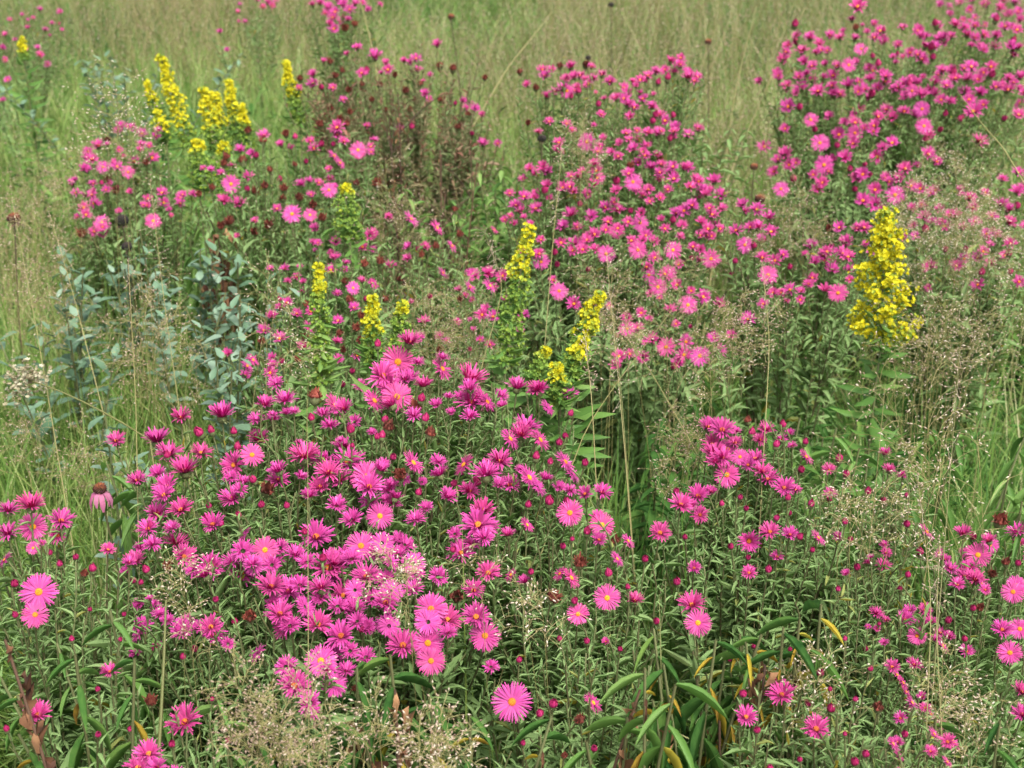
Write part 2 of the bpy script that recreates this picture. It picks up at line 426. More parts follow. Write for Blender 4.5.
# lusher patches: yellow-green grass on one side, a fresh green tussock beside the mound
for (x0, x1, y0, y1, nt_, hh, tn) in ((-1.5, -.42, 1.85, 3.3, 1000, .70, .46), (.08, .36, 1.75, 2.35, 160, .66, .30), (-.62, -.3, 1.5, 2.1, 120, .6, .35), (.6, 1.1, 2.0, 2.6, 200, .55, .4), (.0, .24, 1.42, 1.70, 22, .86, .42), (-.5, .0, 1.3, 1.6, 10, .8, .45), (.35, .7, 1.4, 1.75, 22, .82, .45)):
    X = R0.uniform(x0, x1, nt_); Y = R0.uniform(y0, y1, nt_); nb = 20
    bx = np.repeat(X, nb) + R0.normal(0, .03, nt_ * nb); by = np.repeat(Y, nb) + R0.normal(0, .03, nt_ * nb)
    tone = np.repeat(tn + R0.normal(0, .08, nt_), nb) + R0.normal(0, .12, nt_ * nb); tone = np.where(R0.random(nt_ * nb) < .08, R0.uniform(.75, 1, nt_ * nb), tone)
    blades(mb, bx, by, hh * R0.uniform(.5, 1.25, nt_ * nb), R0.gamma(2.4, .32, nt_ * nb), R0.uniform(.0011, .0024, nt_ * nb) * 1.2, tone, R0)
# far field
X, Y = sample_field(5200, 5.5, 19, .6, R0)
nb = 12
bx = np.repeat(X, nb) + R0.normal(0, .09, len(X) * nb); by = np.repeat(Y, nb) + R0.normal(0, .09, len(X) * nb)
H = (.50 + .16 * vnoise(bx, by, 1.3, 3)) * R0.uniform(.45, 1.2, len(bx))
tone = np.repeat(.39 + .24 * vnoise(X, Y, .8, 4) + .12 * vnoise(X, Y, 3.1, 14) + R0.normal(0, .10, len(X)), nb) + R0.normal(0, .13, len(bx))
blades(mb, bx, by, H, R0.gamma(2.6, .46, len(bx)), R0.uniform(.0018, .0034, len(bx)) * (1 + .05 * by), tone, R0, 3)
tag(part('meadow_grass', mb.mesh('meadow_grass', [M_GRASS])), 'tall green and straw coloured grass filling the meadow', kind='stuff')

# seed haze of the far field: thin culms with specks
mb = MB(); X, Y = sample_field(12000, 3.0, 18, .30, R0)
pat = vnoise(X, Y, 1.0, 7); keep = (pat > -.35 + .5 * (Y < 4.5)); 
for cx, cy, rr in KEEP_OUT: keep &= ((X - cx) ** 2 + (Y - cy) ** 2 > rr ** 2)
X, Y = X[keep], Y[keep]
k = len(X); Hh = R0.uniform(.55, 1.0, k) * (1 + .15 * pat[keep]); a = R0.uniform(0, 6.28, k); ln = R0.uniform(.05, .6, k)
ts = np.linspace(0, 1, 5)
pts = np.zeros((k, 5, 3)); pts[..., 0] = X[:, None] + (np.cos(a) * ln)[:, None] * ts ** 2; pts[..., 1] = Y[:, None] + (np.sin(a) * ln)[:, None] * ts ** 2; pts[..., 2] = Hh[:, None] * ts
mb.ribbons(pts, (.0006 + .00009 * Y)[:, None] * np.array([1, 1, .9, .7, .4])[None], np.stack([np.ones(k), 0 * a, 0 * a], -1), R0.normal(.4, .2, k), 1)
ns = 34; idx = np.repeat(np.arange(k), ns); tt = R0.uniform(.45, 1.02, k * ns); spread = (1.05 - tt) * .16 + .015
loc = np.stack([np.interp(tt, [0, 1], [0, 1]) ** 2 * np.cos(a[idx]) * ln[idx] + X[idx], tt ** 2 * np.sin(a[idx]) * ln[idx] + Y[idx], Hh[idx] * tt], -1) + R0.normal(0, 1, (k * ns, 3)) * spread[:, None] * np.array([.6, .6, .35])
d = nrm(R0.normal(0, 1, (k * ns, 3)) + np.array([0, 0, -.3])); F = frames(d, np.tile(UP, (k * ns, 1)))
s = .0056 * (1 + .08 * Y[idx]) * R0.uniform(.7, 1.3, k * ns)
F = F * np.stack([s, s * .36, s * .36], -1)[:, None, :]
mb.inst(SPECK, F, loc, R0.normal(.45, .2, k * ns), 0)
tag(part('seeding_grass', mb.mesh('seeding_grass', [M_SEED, M_STRAW])), 'hazy tan seed heads of wild grass across the meadow', kind='stuff')

# low green herbs between the clumps
mb = MB(); X, Y = sample_field(5200, 1.0, 7.0, .8, R0); k = len(X)
nl = 11; idx = np.repeat(np.arange(k), nl); hh = R0.uniform(.12, .48, k)
loc = np.stack([X[idx] + R0.normal(0, .03, k * nl), Y[idx] + R0.normal(0, .03, k * nl), hh[idx] * R0.uniform(.25, 1, k * nl)], -1)
d = nrm(np.stack([R0.normal(0, 1, k * nl), R0.normal(0, 1, k * nl), R0.uniform(-.2, .9, k * nl)], -1)); F = frames(d, np.tile(UP, (k * nl, 1)))
L = R0.uniform(.03, .075, k * nl); W = L * R0.uniform(.22, .4, k * nl)
mb.inst(LANCE, F * np.stack([L, W, L], -1)[:, None, :], loc, np.repeat(R0.normal(.42, .2, k), nl) + R0.normal(0, .1, k * nl), 0)
tag(part('undergrowth', mb.mesh('undergrowth', [M_BROAD])), 'low green leafy herbs under the flowers', kind='stuff')

# ------------------------------------------------------------------ asters
import re


def parse(s):
    out = []
    for tok in s.split():
        m = re.match(r'(-?\d+),(-?\d+),(\d+)([a-z]?)$', tok); out.append((float(m[1]), float(m[2]), float(m[3]), m[4] or 'u'))
    return out


def bez(p0, p1, p2, n):
    t = np.linspace(0, 1, n)[:, None]
    return (1 - t) ** 2 * p0 + 2 * t * (1 - t) * p1 + t ** 2 * p2


def leaves_along(path, spacing, L0, L1, t0, t1, r, acc, spread=.9, tone0=.5):
    seg = np.linalg.norm(np.diff(path, axis=0), axis=1); cum = np.concatenate([[0], np.cumsum(seg)]); tot = cum[-1]
    n = int(tot * (t1 - t0) / spacing)
    if n < 1: return
    u = (t0 + (t1 - t0) * (np.arange(n) + r.random(n)) / n) * tot
    pos = np.stack([np.interp(u, cum, path[:, i]) for i in range(3)], -1)
    tan = nrm(np.stack([np.interp(u, cum, np.gradient(path[:, i], cum)) for i in range(3)], -1))
    ph = np.arange(n) * 2.4 + r.uniform(0, 6.28); rx = r.normal(0, .3, n) + ph
    a = nrm(np.cross(tan, np.array([.3, .2, .93]))); b = np.cross(tan, a)
    rad = a * np.cos(rx)[:, None] + b * np.sin(rx)[:, None]
    sp = (spread + r.normal(0, .18, n))[:, None]
    d = tan * (1 - sp * .55) + rad * sp + UP * r.uniform(-.25, .3, n)[:, None] + r.normal(0, .18, (n, 3))
    L = (L0 + (L1 - L0) * u / tot) * r.uniform(.7, 1.25, n)
    tn = tone0 - .07 + .16 * u / tot + r.normal(0, .17, n) + r.normal(0, .09); L = L * r.uniform(.78, 1.3); tn = np.where(tn > .94, .94, tn); tn[r.random(n) < .02] = 1.4
    acc.append((pos, d, tan + UP * .4, L, tn))


def put_leaves(mb, acc, tpl, ratio, r, mat=0):
    if not acc: return
    pos, d, hint, L, tone = [np.concatenate([a[i] for a in acc]) for i in range(5)]
    F = frames(d, hint); W = L * ratio * r.uniform(.8, 1.25, len(L))
    h = r.random(len(L)) < .5
    mb.inst(tpl[0], (F * np.stack([L, W, L], -1)[:, None, :])[h], pos[h], tone[h], mat)
    mb.inst(tpl[1], (F * np.stack([L, W, L], -1)[:, None, :])[~h], pos[~h], tone[~h], mat)


RIGHT = np.array([1.0, 0, 0])


def aster(label, data, ytop, dtop, ybot, dbot, seed, near=0, fill=.9, curve=.0, leafmat=None, stemmat=None, dens=1.0, group='pink aster clumps', cat='aster', leaf=1.0, back=.0, sx=0.0, tone0=.5, extra=None):
    """near 0 far, 1 middle, 2 close"""
    r = np.random.default_rng(seed); fl = parse(data); ex = (.3, .62, .0)[near] if extra is None else extra
    for f in list(fl):
        if f[3] in 'uotlr' and r.random() < ex:
            a = r.uniform(0, 6.28); q = f[2] * r.uniform(.55, 1.5); fl.append((f[0] + q * math.cos(a) * 1.3, f[1] + q * math.sin(a) * .8, f[2] * r.uniform(.7, .98), 'u') if r.random() < .8 else (f[0] + q * 1.2 * math.cos(a), f[1] + q * math.sin(a), min(9, f[2] * .6), 'b'))
    xs = np.array([f[0] for f in fl]); ys = np.array([f[1] for f in fl]); cx = (xs.min() + xs.max()) / 2; hw = max(30, (xs.max() - xs.min()) / 2)
    D = dbot + (dtop - dbot) * (ybot - ys) / (ybot - ytop) + curve * ((xs - cx) / hw) ** 2 + r.normal(0, .012 * dbot, len(xs))
    tg = np.array([P(x, y, d) for x, y, d in zip(xs, ys, D)])
    base = np.array([tg[:, 0].mean() + sx, tg[:, 1].mean() + back, 0])
    root = thing('aster_bush', base, label, cat, group)
    # facing of every head
    ctoc = nrm(CAM - tg); out = nrm(tg - (tg.mean(0) - UP * .35))
    face = []
    for i, (x, y, s, ty) in enumerate(fl):
        n = r.normal(0, 1, 3)
        if ty == 'o': v = ctoc[i] * .8 + UP * .25 + n * .12
        elif ty == 't': v = ctoc[i] * .5 + UP * .55 + n * .22
        elif ty == 'l': v = -RIGHT * .75 + UP * .6 + ctoc[i] * .1
        elif ty == 'r': v = RIGHT * .75 + UP * .6 + ctoc[i] * .1
        else: v = UP * .7 + out[i] * .3 + ctoc[i] * (.26 if near == 2 else .58) + n * .18
        face.append(v)
    face = nrm(np.array(face))
    rad = np.array([f[2] for f in fl]) * .5 * D / FPX * np.array([1.34 if near < 2 else 1.08 if f[3] in 'olr' else 1.28 for f in fl])
    # leafy tips that carry no flower
    nf = int(len(tg) * fill); fil = np.zeros((0, 3))
    if nf:
        i = r.integers(0, len(tg), nf); dd = np.linalg.norm(tg[i][:, None] - tg[None], axis=2) + r.random((nf, len(tg))) * .02
        j = np.argsort(dd, axis=1)[np.arange(nf), r.integers(1, min(9, len(tg)), nf)]
        u = r.uniform(.1, .9, nf)[:, None]; fil = tg[i] * u + tg[j] * (1 - u) + r.normal(0, .012 * dbot, (nf, 3)) - UP * r.uniform(.0, .055, nf)[:, None]
    allp = np.concatenate([tg, fil]); K = max(4, int(len(allp) / (12 if near == 2 else 8)))
    cen = allp[r.choice(len(allp), min(K, len(allp)), replace=False)]
    for _ in range(6):
        as_ = np.argmin(np.linalg.norm(allp[:, None] - cen[None], axis=2), axis=1)
        cen = np.array([allp[as_ == q].mean(0) if (as_ == q).any() else cen[q] for q in range(len(cen))])
    acc = []; sides = 5 if near == 2 else 3; sp = (.011, .009, .0060)[near] / dens
    smat = stemmat or M_STEM
    for q in range(len(cen)):
        mine = np.nonzero(as_ == q)[0]
        if not len(mine): continue
        c = cen[q] - UP * .05; b = base + np.array([(c[0] - base[0]) * .22, (c[1] - base[1]) * .22, 0]) + np.append(r.normal(0, .025, 2), 0)
        path = bez(b, np.array([b[0] * .6 + c[0] * .4, b[1] * .6 + c[1] * .4, c[2] * .6]) + np.append(r.normal(0, .02, 2), 0), c, 10)
        sm = MB(); sm.tube(path, np.linspace(.0036, .0016, 10), sides, r.uniform(.1, .5))
        leaves_along(path, sp * 1.15, .058 * leaf, .036 * leaf, .30, 1, r, acc, tone0=tone0)
        for k in mine:
            p = allp[k]; isf = k < len(tg); n = face[k] if isf else nrm(UP * .7 + r.normal(0, .35, 3))
            end = p - n * (rad[k] * .36 if isf else 0)
            st = path[int(np.clip(round(r.uniform(5.0, 8.2)), 4, 9))]
            if st[2] > end[2] - .02: st = path[4]
            br = bez(st, end - n * .045 - UP * .02, end, 6)
            sm.tube(br, np.linspace(.0016, .0010 if near else .0012, 6), 3 if near < 2 else 4, r.uniform(.4, .9))
            leaves_along(br, sp, .030 * leaf, .013 * leaf, .12, .98 if not isf else .95, r, acc, spread=.8, tone0=tone0)
        part('stem', sm.mesh('stem', [smat], origin=base), root)
    fm = MB(); put_leaves(fm, acc, (LANCE, LANCE2), .175 if near == 2 else .24, r)
    part('foliage', fm.mesh('foliage', [leafmat or M_ASTER], origin=base), root)
    # heads
    order = np.argsort(-rad); nfl = nbd = nsp = 0; mass = MB(); any_mass = False
    for i in order:
        ty = fl[i][3]; n = face[i]; a = r.uniform(0, 6.28)
        F = frames(n[None], np.array([[math.cos(a), math.sin(a), .1]]))[0]; R3 = np.stack([F[:, 1], F[:, 2], F[:, 0]], axis=1)
        if np.linalg.det(R3) < 0: R3[:, 0] *= -1
        sc_ = rad[i]; loc = tg[i] - base
        if ty in 'bd':
            sc_ *= 1.12; v = r.integers(0, 3)
            if ty == 'b':
                nbd += 1
                if nbd <= 100: part('bud', BUDM[v], root, mat4(R3 * sc_, loc))
            else:
                nsp += 1
                if nsp <= 100: part('spent_flower', SPENTM[v], root, mat4(R3 * sc_, loc))
            continue
        st = {'o': 'open', 'l': 'open', 'r': 'open', 't': 'cup', 'u': ('cup', 'cup', 'tuft')[r.integers(0, 3)]}[ty]
        v = r.integers(0, 4); key = st + ('' if near == 2 else '_far')
        if st == 'tuft': sc_ *= 1.2
        elif st == 'cup': sc_ *= 1.16
        nfl += 1
        if nfl <= 100:
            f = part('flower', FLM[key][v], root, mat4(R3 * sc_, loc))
            if near == 2: part('flower_center', (DISCM if st == 'open' else EYEM)[r.integers(0, 2)], f, Matrix.Scale(1.0 if st == 'open' else .75, 4))
        else:
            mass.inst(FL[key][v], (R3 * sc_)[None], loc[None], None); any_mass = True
    if any_mass: tag(part('flower_mass', mass.mesh('flower_mass', [M_PETAL, M_CALYX, M_DISC]), root), kind='stuff')
    return root

MOUND = """157,441,28 181,418,23 222,416,28 185,471,30 201,453,22 158,474,18 167,487,24 200,434,12b 212,432,9b 234,433,9b 265,405,20 285,401,24 256,420,16 273,420,18 294,412,12
252,455,25o 234,465,26t 231,478,16 238,449,10b 304,457,32 254,481,10b 299,443,10 301,477,14 315,397,16d 398,362,35o 383,376,30t 397,397,33o 390,387,26t 374,401,29r 335,406,30r 330,426,18 355,422,15t 351,431,11b
388,428,14d 415,409,16d 421,400,10b 425,420,10b 430,434,12d 423,386,20 418,363,14 442,358,14 442,369,28r 470,380,32 482,399,30r 460,397,14 436,405,14 470,417,18 372,433,11 377,438,8b 393,458,9b 341,441,10 308,456,26
348,462,32 329,473,27 366,477,34o 324,461,20 320,487,22 391,486,16 413,463,28r 440,475,20 400,475,14d 422,482,10 464,465,26l 486,475,30t 477,484,12b 517,388,22 539,391,22 501,396,16 502,406,12 487,402,24r 547,408,20r
526,428,28 540,440,26r 510,439,26r 536,458,10b 550,463,8b 565,462,26r 572,474,22r 503,463,14 489,473,26 529,478,32r 538,487,22r 510,485,22 545,479,16 570,491,14 565,437,8b 559,444,9b 570,415,8b
164,495,22 181,510,24 157,514,24 148,529,22 232,499,26 240,490,16 209,507,8b 207,520,11b 221,525,9b 239,516,8b 267,490,16d 287,507,8b 176,544,26t 184,557,26t 140,548,13 135,562,22 126,572,12 147,571,10b 134,581,8b 168,567,12d
245,534,18l 211,566,26t 265,550,28o 243,551,22t 254,565,22o 233,562,22 241,573,28t 271,587,30 295,555,22t 280,548,18 280,614,28t 305,607,26r 290,626,22 216,600,8b 139,605,14 155,604,10 142,627,22 184,628,20 211,627,24 250,617,14d
316,537,33t 321,490,20 369,487,28t 388,490,18 352,520,22 380,516,28o 392,504,18 361,546,32o 382,543,24o 377,553,22o 391,561,24r 413,564,26o 416,520,20 447,497,20 418,494,9b 478,525,34t 484,538,20 455,534,14 323,559,10b 328,568,34t
366,577,28 385,580,20 321,588,26 344,596,30 355,590,22o 391,592,26o 309,607,26l 383,605,20 388,623,22t 367,626,16 343,610,20 431,609,34o 428,622,28o 438,577,20t 457,597,14d 488,573,24 476,617,28t 140,632,24l 136,653,14 156,649,12b
181,631,22 198,628,16 213,635,28 228,644,14 183,658,8b 257,654,24l 287,625,28t 294,686,32t 286,667,22t 321,661,34o 341,636,30 350,651,18 334,684,28o 346,671,20 366,630,18 389,626,24o 428,643,33o 431,661,30o 448,633,18 485,636,32o 491,667,15 355,689,7d
370,500,20t 345,555,18t 300,585,20 272,565,18t 402,480,16 335,575,22 355,610,22 405,545,20t 398,540,18 380,470,18 355,470,20t 405,380,20t 392,405,22"""
aster('large mounded aster packed with bright pink flowers before the yellow goldenrod spikes', MOUND, 355, 1.98, 700, 1.50, 11, near=2, extra=.55, fill=1.5, curve=.10, back=.10)

aster('loose aster with few open pink flowers and a big lone bloom low at its front', """489,530,24t 508,535,16 527,525,18r 570,513,28o 602,525,26o 599,540,16 587,533,10b 628,541,18r 613,541,14d 572,540,6b 563,547,8b 580,563,14d 617,559,18r 571,578,24r 560,574,18l 609,575,10b 607,598,28o 634,601,18
628,588,7b 553,598,16d 578,614,23o 574,602,9b 525,582,14 511,575,16l 531,573,8b 657,622,9b 512,702,41o 519,661,8b 553,705,12b 540,715,10b 593,703,24r 580,720,12d 594,749,9b 523,744,7b 564,756,7d 587,642,8b 606,642,9 585,494,16 602,493,20 598,518,16 549,503,12b 528,506,9b
660,533,22t 645,560,9b 560,640,7b 620,650,7b 640,690,7b""", 490, 1.80, 756, 1.44, 12, near=2, fill=2.4, curve=.05, back=.05)
aster('aster at the left edge holding two large pink flowers one above the other', """8,511,22 31,506,28 33,527,30o 61,521,26 58,536,18t 8,534,24 5,560,20l 33,548,14o 42,543,8 50,554,7b 60,565,8b 39,585,20 108,550,15 76,558,8b 84,574,9d 93,570,10b 39,592,38o 35,615,28o 16,616,8b 110,672,20 124,615,6b 38,715,27 98,735,8b 7,730,8b 98,690,7b
129,563,14 15,585,10b -12,520,24 -15,548,22o 72,640,7b 90,610,6b 120,640,6b""", 505, 1.74, 735, 1.42, 13, near=2, fill=2.2, back=.05)
aster('small low aster with three pink flowers poking through the tan seed haze', '151,702,14d 185,722,34t 149,754,28 138,768,26 157,768,22t 212,700,6b 172,745,9b 228,742,8b 130,730,7b 175,775,18', 700, 1.46, 775, 1.36, 14, near=2, fill=2.5)
aster('bushy aster with pink flowers gathered on its upper shoulder below dark shade', """708,427,20 722,430,26t 735,432,12 712,445,24t 728,449,20o 714,454,26t 722,458,22 740,457,18o 755,459,20 727,475,27o 762,472,22 768,479,22 766,430,18 748,421,9d 752,434,9b 783,426,9b 789,434,12 781,440,14 776,446,9b 792,446,10 806,457,20r 801,471,9b 805,443,8b
829,470,14 839,460,10b 846,475,9b 830,493,12 676,492,8b 698,496,22 711,492,14 681,505,24 692,506,14 722,505,7b 740,498,7b 746,509,7b 784,488,22 795,490,14 788,499,8b 811,505,9b 776,519,8b 789,514,7b 749,541,22t 731,547,8b 770,532,20 790,535,18 799,538,9b 818,538,20r 838,537,12 812,551,7b 845,523,8b
685,538,7b 748,558,7b 777,557,14 694,568,14 677,583,10b 749,573,15t 768,571,9b 700,515,18t 735,443,16 760,440,14 715,462,18t 748,465,16""", 420, 2.05, 575, 1.74, 15, near=2, fill=2.0, back=.12)
aster('sparse aster with small pink flowers and buds seen through white grass seeds', """885,454,14 889,470,14 884,501,8b 868,493,9b 906,496,7b 907,525,9b 926,532,22r 883,566,16 868,563,10 884,545,10 886,553,12 908,576,8b 857,568,9b 846,574,10 876,614,15 886,620,9 877,629,8 884,643,10 866,650,7b 917,636,20o 910,611,14 925,610,14 922,625,16 931,622,12 940,633,14 943,646,16r
936,640,12 914,665,16 892,667,16 897,675,14r 903,683,16r 906,692,14r 912,703,18r 925,708,12 922,697,10 931,714,12r 830,500,8b 850,540,7b 838,590,7b 900,590,7b""", 450, 2.0, 715, 1.62, 16, near=2, extra=.5, fill=2.6)
aster('aster at the right edge with several open pink yellow-eyed flowers', """963,534,18 973,538,9b 989,541,16 1000,521,16d 1018,533,22 1020,543,14 967,557,22o 978,555,26o 990,545,18o 939,553,12l 945,560,12 920,553,10b 950,569,16 965,577,20 975,580,22 957,585,16 982,584,14r 1006,563,10d 992,574,9d 1018,564,8b 1016,585,20o 1013,592,24o 980,608,9d 973,609,8b 1002,630,22
1020,629,22o 1010,653,26o 1021,692,20 1022,715,22 965,640,8b 1035,600,22o 1040,655,24 1032,560,20 1036,720,20 968,569,18 985,590,12""", 520, 1.92, 715, 1.54, 17, near=2, fill=1.8)
aster('low grey-green aster with scattered pink buds and two ragged flowers beside long drooping leaves', """698,623,28o 782,695,28 746,717,22t 816,729,27t 820,674,10b 773,681,10b 743,695,10b 808,704,10b 831,710,11b 855,763,11b 866,755,10b 757,731,9b 754,647,8b 878,708,12d 934,734,17r 953,742,20r 893,744,18r 899,756,14r 947,762,14r 900,772,12r 800,760,7b 845,735,6b 870,670,7b 790,650,6b 845,640,6b
730,660,7b 770,770,9b 905,735,9b 830,690,6b 855,700,7b""", 620, 1.62, 772, 1.36, 18, near=2, extra=.5, fill=3.2)

MIDBUSH = """527,85,10 545,76,12 552,70,10 571,67,14 574,77,12 580,76,12 593,79,12 602,75,12 610,82,13 563,88,14 555,92,12 567,91,13o 577,87,10 586,86,8 571,97,6b 604,99,7 601,115,10 549,122,11 567,124,10 559,143,12 559,152,10 587,142,16o 603,139,10 598,152,12 611,153,11 618,157,12 624,88,12 633,82,10
640,80,11 648,76,12 656,72,12 671,62,13 680,65,13 687,72,12 688,78,14 697,77,12 658,83,7b 665,70,10 616,98,12 624,99,14 628,105,14 634,108,13 643,99,12 640,93,8 630,117,12 652,107,13 660,115,12 665,121,13 653,122,8b 637,131,9 648,133,12 658,134,15 675,128,13 688,135,13 670,140,7b 629,140,10 639,140,10
633,149,13 646,147,13 645,156,13 657,155,10 638,163,13 651,168,14 660,173,13 673,167,13 688,168,14 695,179,12 674,179,13 629,174,14 633,182,16o 690,187,12 596,171,14 597,178,14o 582,172,10 594,164,12 543,167,13 547,172,14 535,174,11 547,186,12 563,188,14 570,187,12 573,192,12 524,197,14 536,196,13
549,198,10 516,206,14 536,209,15 505,220,9 494,230,9r 514,224,9 594,190,14 588,195,10 571,215,16 591,217,14 563,227,14 605,208,15 618,211,15 608,222,12 617,231,14o 628,222,11 640,223,15o 646,236,14 654,242,12 638,250,16o 655,258,14 673,250,16o 641,213,11 616,191,12 643,196,12 648,190,13
594,235,16 588,238,12 575,244,16 573,251,12 561,243,12 595,250,12 606,254,16o 541,262,15o 539,254,12 555,253,8b 557,265,7b 553,280,9 559,291,16o 503,276,14 489,287,14r 649,275,15o 658,287,15o 650,294,9 669,273,14o 677,285,13 588,270,6b 684,168,11 714,181,15 701,190,14 705,195,13 720,196,16 722,209,11
692,206,14 684,211,14 676,214,14 682,226,12 712,215,14 714,224,13 720,229,11 708,229,13 691,291,10 703,297,16 688,305,17o 670,310,13 641,313,11 627,318,12 627,329,15o 619,357,16 643,358,15 666,347,17o 686,342,15 684,355,16 700,356,18o 678,364,15 676,324,9 645,343,8 617,336,6b 609,306,8 711,259,17o
700,250,12 693,247,11 665,229,11 700,236,12 536,88,7d 520,72,7d 560,66,7d 586,65,8d 528,123,6d 630,166,8d 660,160,8d 580,205,7b 530,225,10 660,198,11 668,190,11"""
aster('tall spreading aster crowded with pink flowers in the middle of the meadow', MIDBUSH, 62, 3.45, 365, 2.70, 21, near=1, fill=.9, curve=.10, back=.12)
aster('small pink aster behind tan seed grass just beside the crowded tall aster', """742,205,13 757,210,15 769,218,15 758,227,15 771,232,15 736,231,15 745,245,15o 763,240,9b 762,258,14 768,275,17o 773,293,12 781,293,10 790,290,14 763,304,11 783,255,12 805,255,9 811,246,14 827,252,14 833,253,12 846,243,16 843,254,16 848,257,14 857,229,14 870,253,9 838,293,17o 832,270,15 825,290,14 748,320,17 714,338,12
812,278,12 800,300,10 829,229,8d 735,262,7b 790,268,7b 849,270,12 815,262,13""", 203, 3.02, 340, 2.62, 22, near=1, fill=1.4, back=.08)

BACKBUSH = """858,7,18 852,20,10 874,24,9 856,28,7d 880,31,12 883,41,13 867,32,8 855,39,11 861,49,12o 873,57,6b 810,38,14 830,36,12 843,32,8 840,38,12 819,44,12 802,51,14 788,46,12 827,51,10 783,60,14 777,73,12 779,79,8 804,62,12 813,66,12 837,66,12 849,65,13o 856,62,9 799,77,12 787,86,14 801,88,14 812,80,13
833,76,14 823,78,10 818,92,16 832,86,12 834,95,15 840,95,13 848,85,14 859,82,10 796,93,10 873,71,12 886,77,13 870,79,12 885,82,12 878,88,13 872,94,9b 895,90,13 903,84,14 898,88,12 912,91,12o 922,95,15 941,100,12 788,107,17 811,120,13o 829,117,11 785,129,11 859,110,13 878,117,14 886,110,13 892,118,14 874,126,13
904,112,13 922,109,14o 924,126,14o 839,135,15 855,133,14o 853,144,13 820,143,16o 892,143,14 918,31,13 925,37,12 937,27,14 943,38,14 944,43,12 925,47,12 934,47,13 910,53,12 903,57,8 893,57,8 922,60,15 918,55,12 955,25,13 965,28,12 967,35,13 975,38,12 975,26,11 984,35,12 997,37,13 995,47,13 981,47,12 1005,27,13
1017,30,12 1010,46,12 1018,48,11 1013,55,11 971,67,15 991,67,13 983,73,12 942,71,13 952,71,12 938,75,10 955,79,14 967,79,14 935,82,12 946,86,14 965,92,15 980,93,14 969,100,14 973,112,20 983,105,12 1009,79,12 1008,90,14 1020,77,13 996,87,12 1018,115,14 1020,103,12l 979,142,18 1004,119,7b 914,83,12
785,155,16 778,160,13 789,165,13 774,172,13 781,189,14o 824,165,17o 845,158,15 833,160,12 822,183,14 818,189,14 813,175,11 858,177,15 863,201,17 875,190,15 895,195,17o 877,157,15 905,169,15 911,186,13 920,189,14 889,182,11 928,155,16 937,162,12 1035,40,13 1040,85,14 868,98,11 858,92,11 905,97,12 930,90,11
800,108,8b 850,170,7b 865,165,6b 870,175,6b 855,190,7b 815,130,7b 925,140,7b 945,115,7b 960,120,8b 940,130,7b"""
aster('broad aster covered with pink flowers at the far side under one taller single bloom', BACKBUSH, 7, 4.25, 200, 3.50, 23, near=1, fill=.9, curve=.10, back=.15)
aster('pale pink aster veiled by a dense tan cloud of grass seeds', """1018,173,13 1017,192,14 1001,205,16 1008,210,14 1009,223,15 992,217,13 973,208,14 955,216,14 944,227,16 939,210,12 985,232,10 1010,244,14 1005,256,12 983,252,14 990,264,13 930,267,14 956,266,14 978,285,14 928,288,8 1019,282,14 912,209,12 924,217,14 913,226,11 903,238,10 1035,230,14 1035,200,14 962,228,12 975,222,12
960,190,10 985,193,11 997,235,12 965,250,7b 945,250,7b 990,245,10 950,215,12""", 170, 3.40, 290, 3.0, 24, near=1, fill=1.2, back=.08)
aster('rounded aster with pink flowers down its side next to the upright goldenrod group', """121,127,12 118,131,10 128,127,8 142,134,12 156,136,10 141,145,10 149,146,9 98,146,14 107,145,8 88,152,11 87,158,12 92,160,14 84,169,12 103,167,12o 117,167,12 134,162,14 128,172,12o 152,158,13 119,150,8 75,180,8 93,184,10 76,193,10 85,195,11 92,195,10 106,190,9 94,204,14 84,208,13 86,215,12 77,217,8
102,223,15o 94,232,12 103,234,11 82,234,10d 162,193,13 164,203,12 148,199,10 181,198,12 180,204,11 169,210,7 153,221,14o 119,211,7 108,140,7d 107,180,8d 116,191,8d 146,163,7d 72,185,6d 108,190,9 130,192,8 143,205,8""", 125, 3.75, 235, 3.30, 25, near=1, extra=.45, fill=1.5, back=.08)
aster('sparse aster with wide pink flowers and many dry brown heads', """264,136,14 240,150,12 252,154,10 243,161,10d 231,167,10 211,170,9 221,173,9 231,184,16o 248,177,12 224,201,15 239,204,16 281,145,11 291,148,8 314,149,13 306,162,6b 337,128,16 337,135,12 333,145,6b 334,156,13r 340,163,12r 358,150,15o 371,147,10 371,152,8 330,179,10 329,190,14o 334,187,8 301,185,13 319,183,10 309,181,9
311,195,9 277,209,11 292,214,17o 310,215,12o 255,221,9 237,236,7 336,242,12 331,253,8 372,235,13 313,243,9 388,217,9 373,250,9 224,164,8d 227,157,8d 212,188,7d 255,191,8d 265,186,8d 248,131,8d 263,141,9d 286,134,8d 284,189,9d 283,199,8d 299,198,9d 313,205,9d 322,218,9d 269,225,10d 255,232,9d 230,222,11d 221,226,9d 199,194,7d
320,125,8d 347,125,8d 356,184,8d 377,184,10d 270,170,7d 295,165,6d 345,210,7d 280,180,7b""", 125, 3.55, 250, 3.05, 26, near=1, extra=.25, fill=1.6, back=.08)
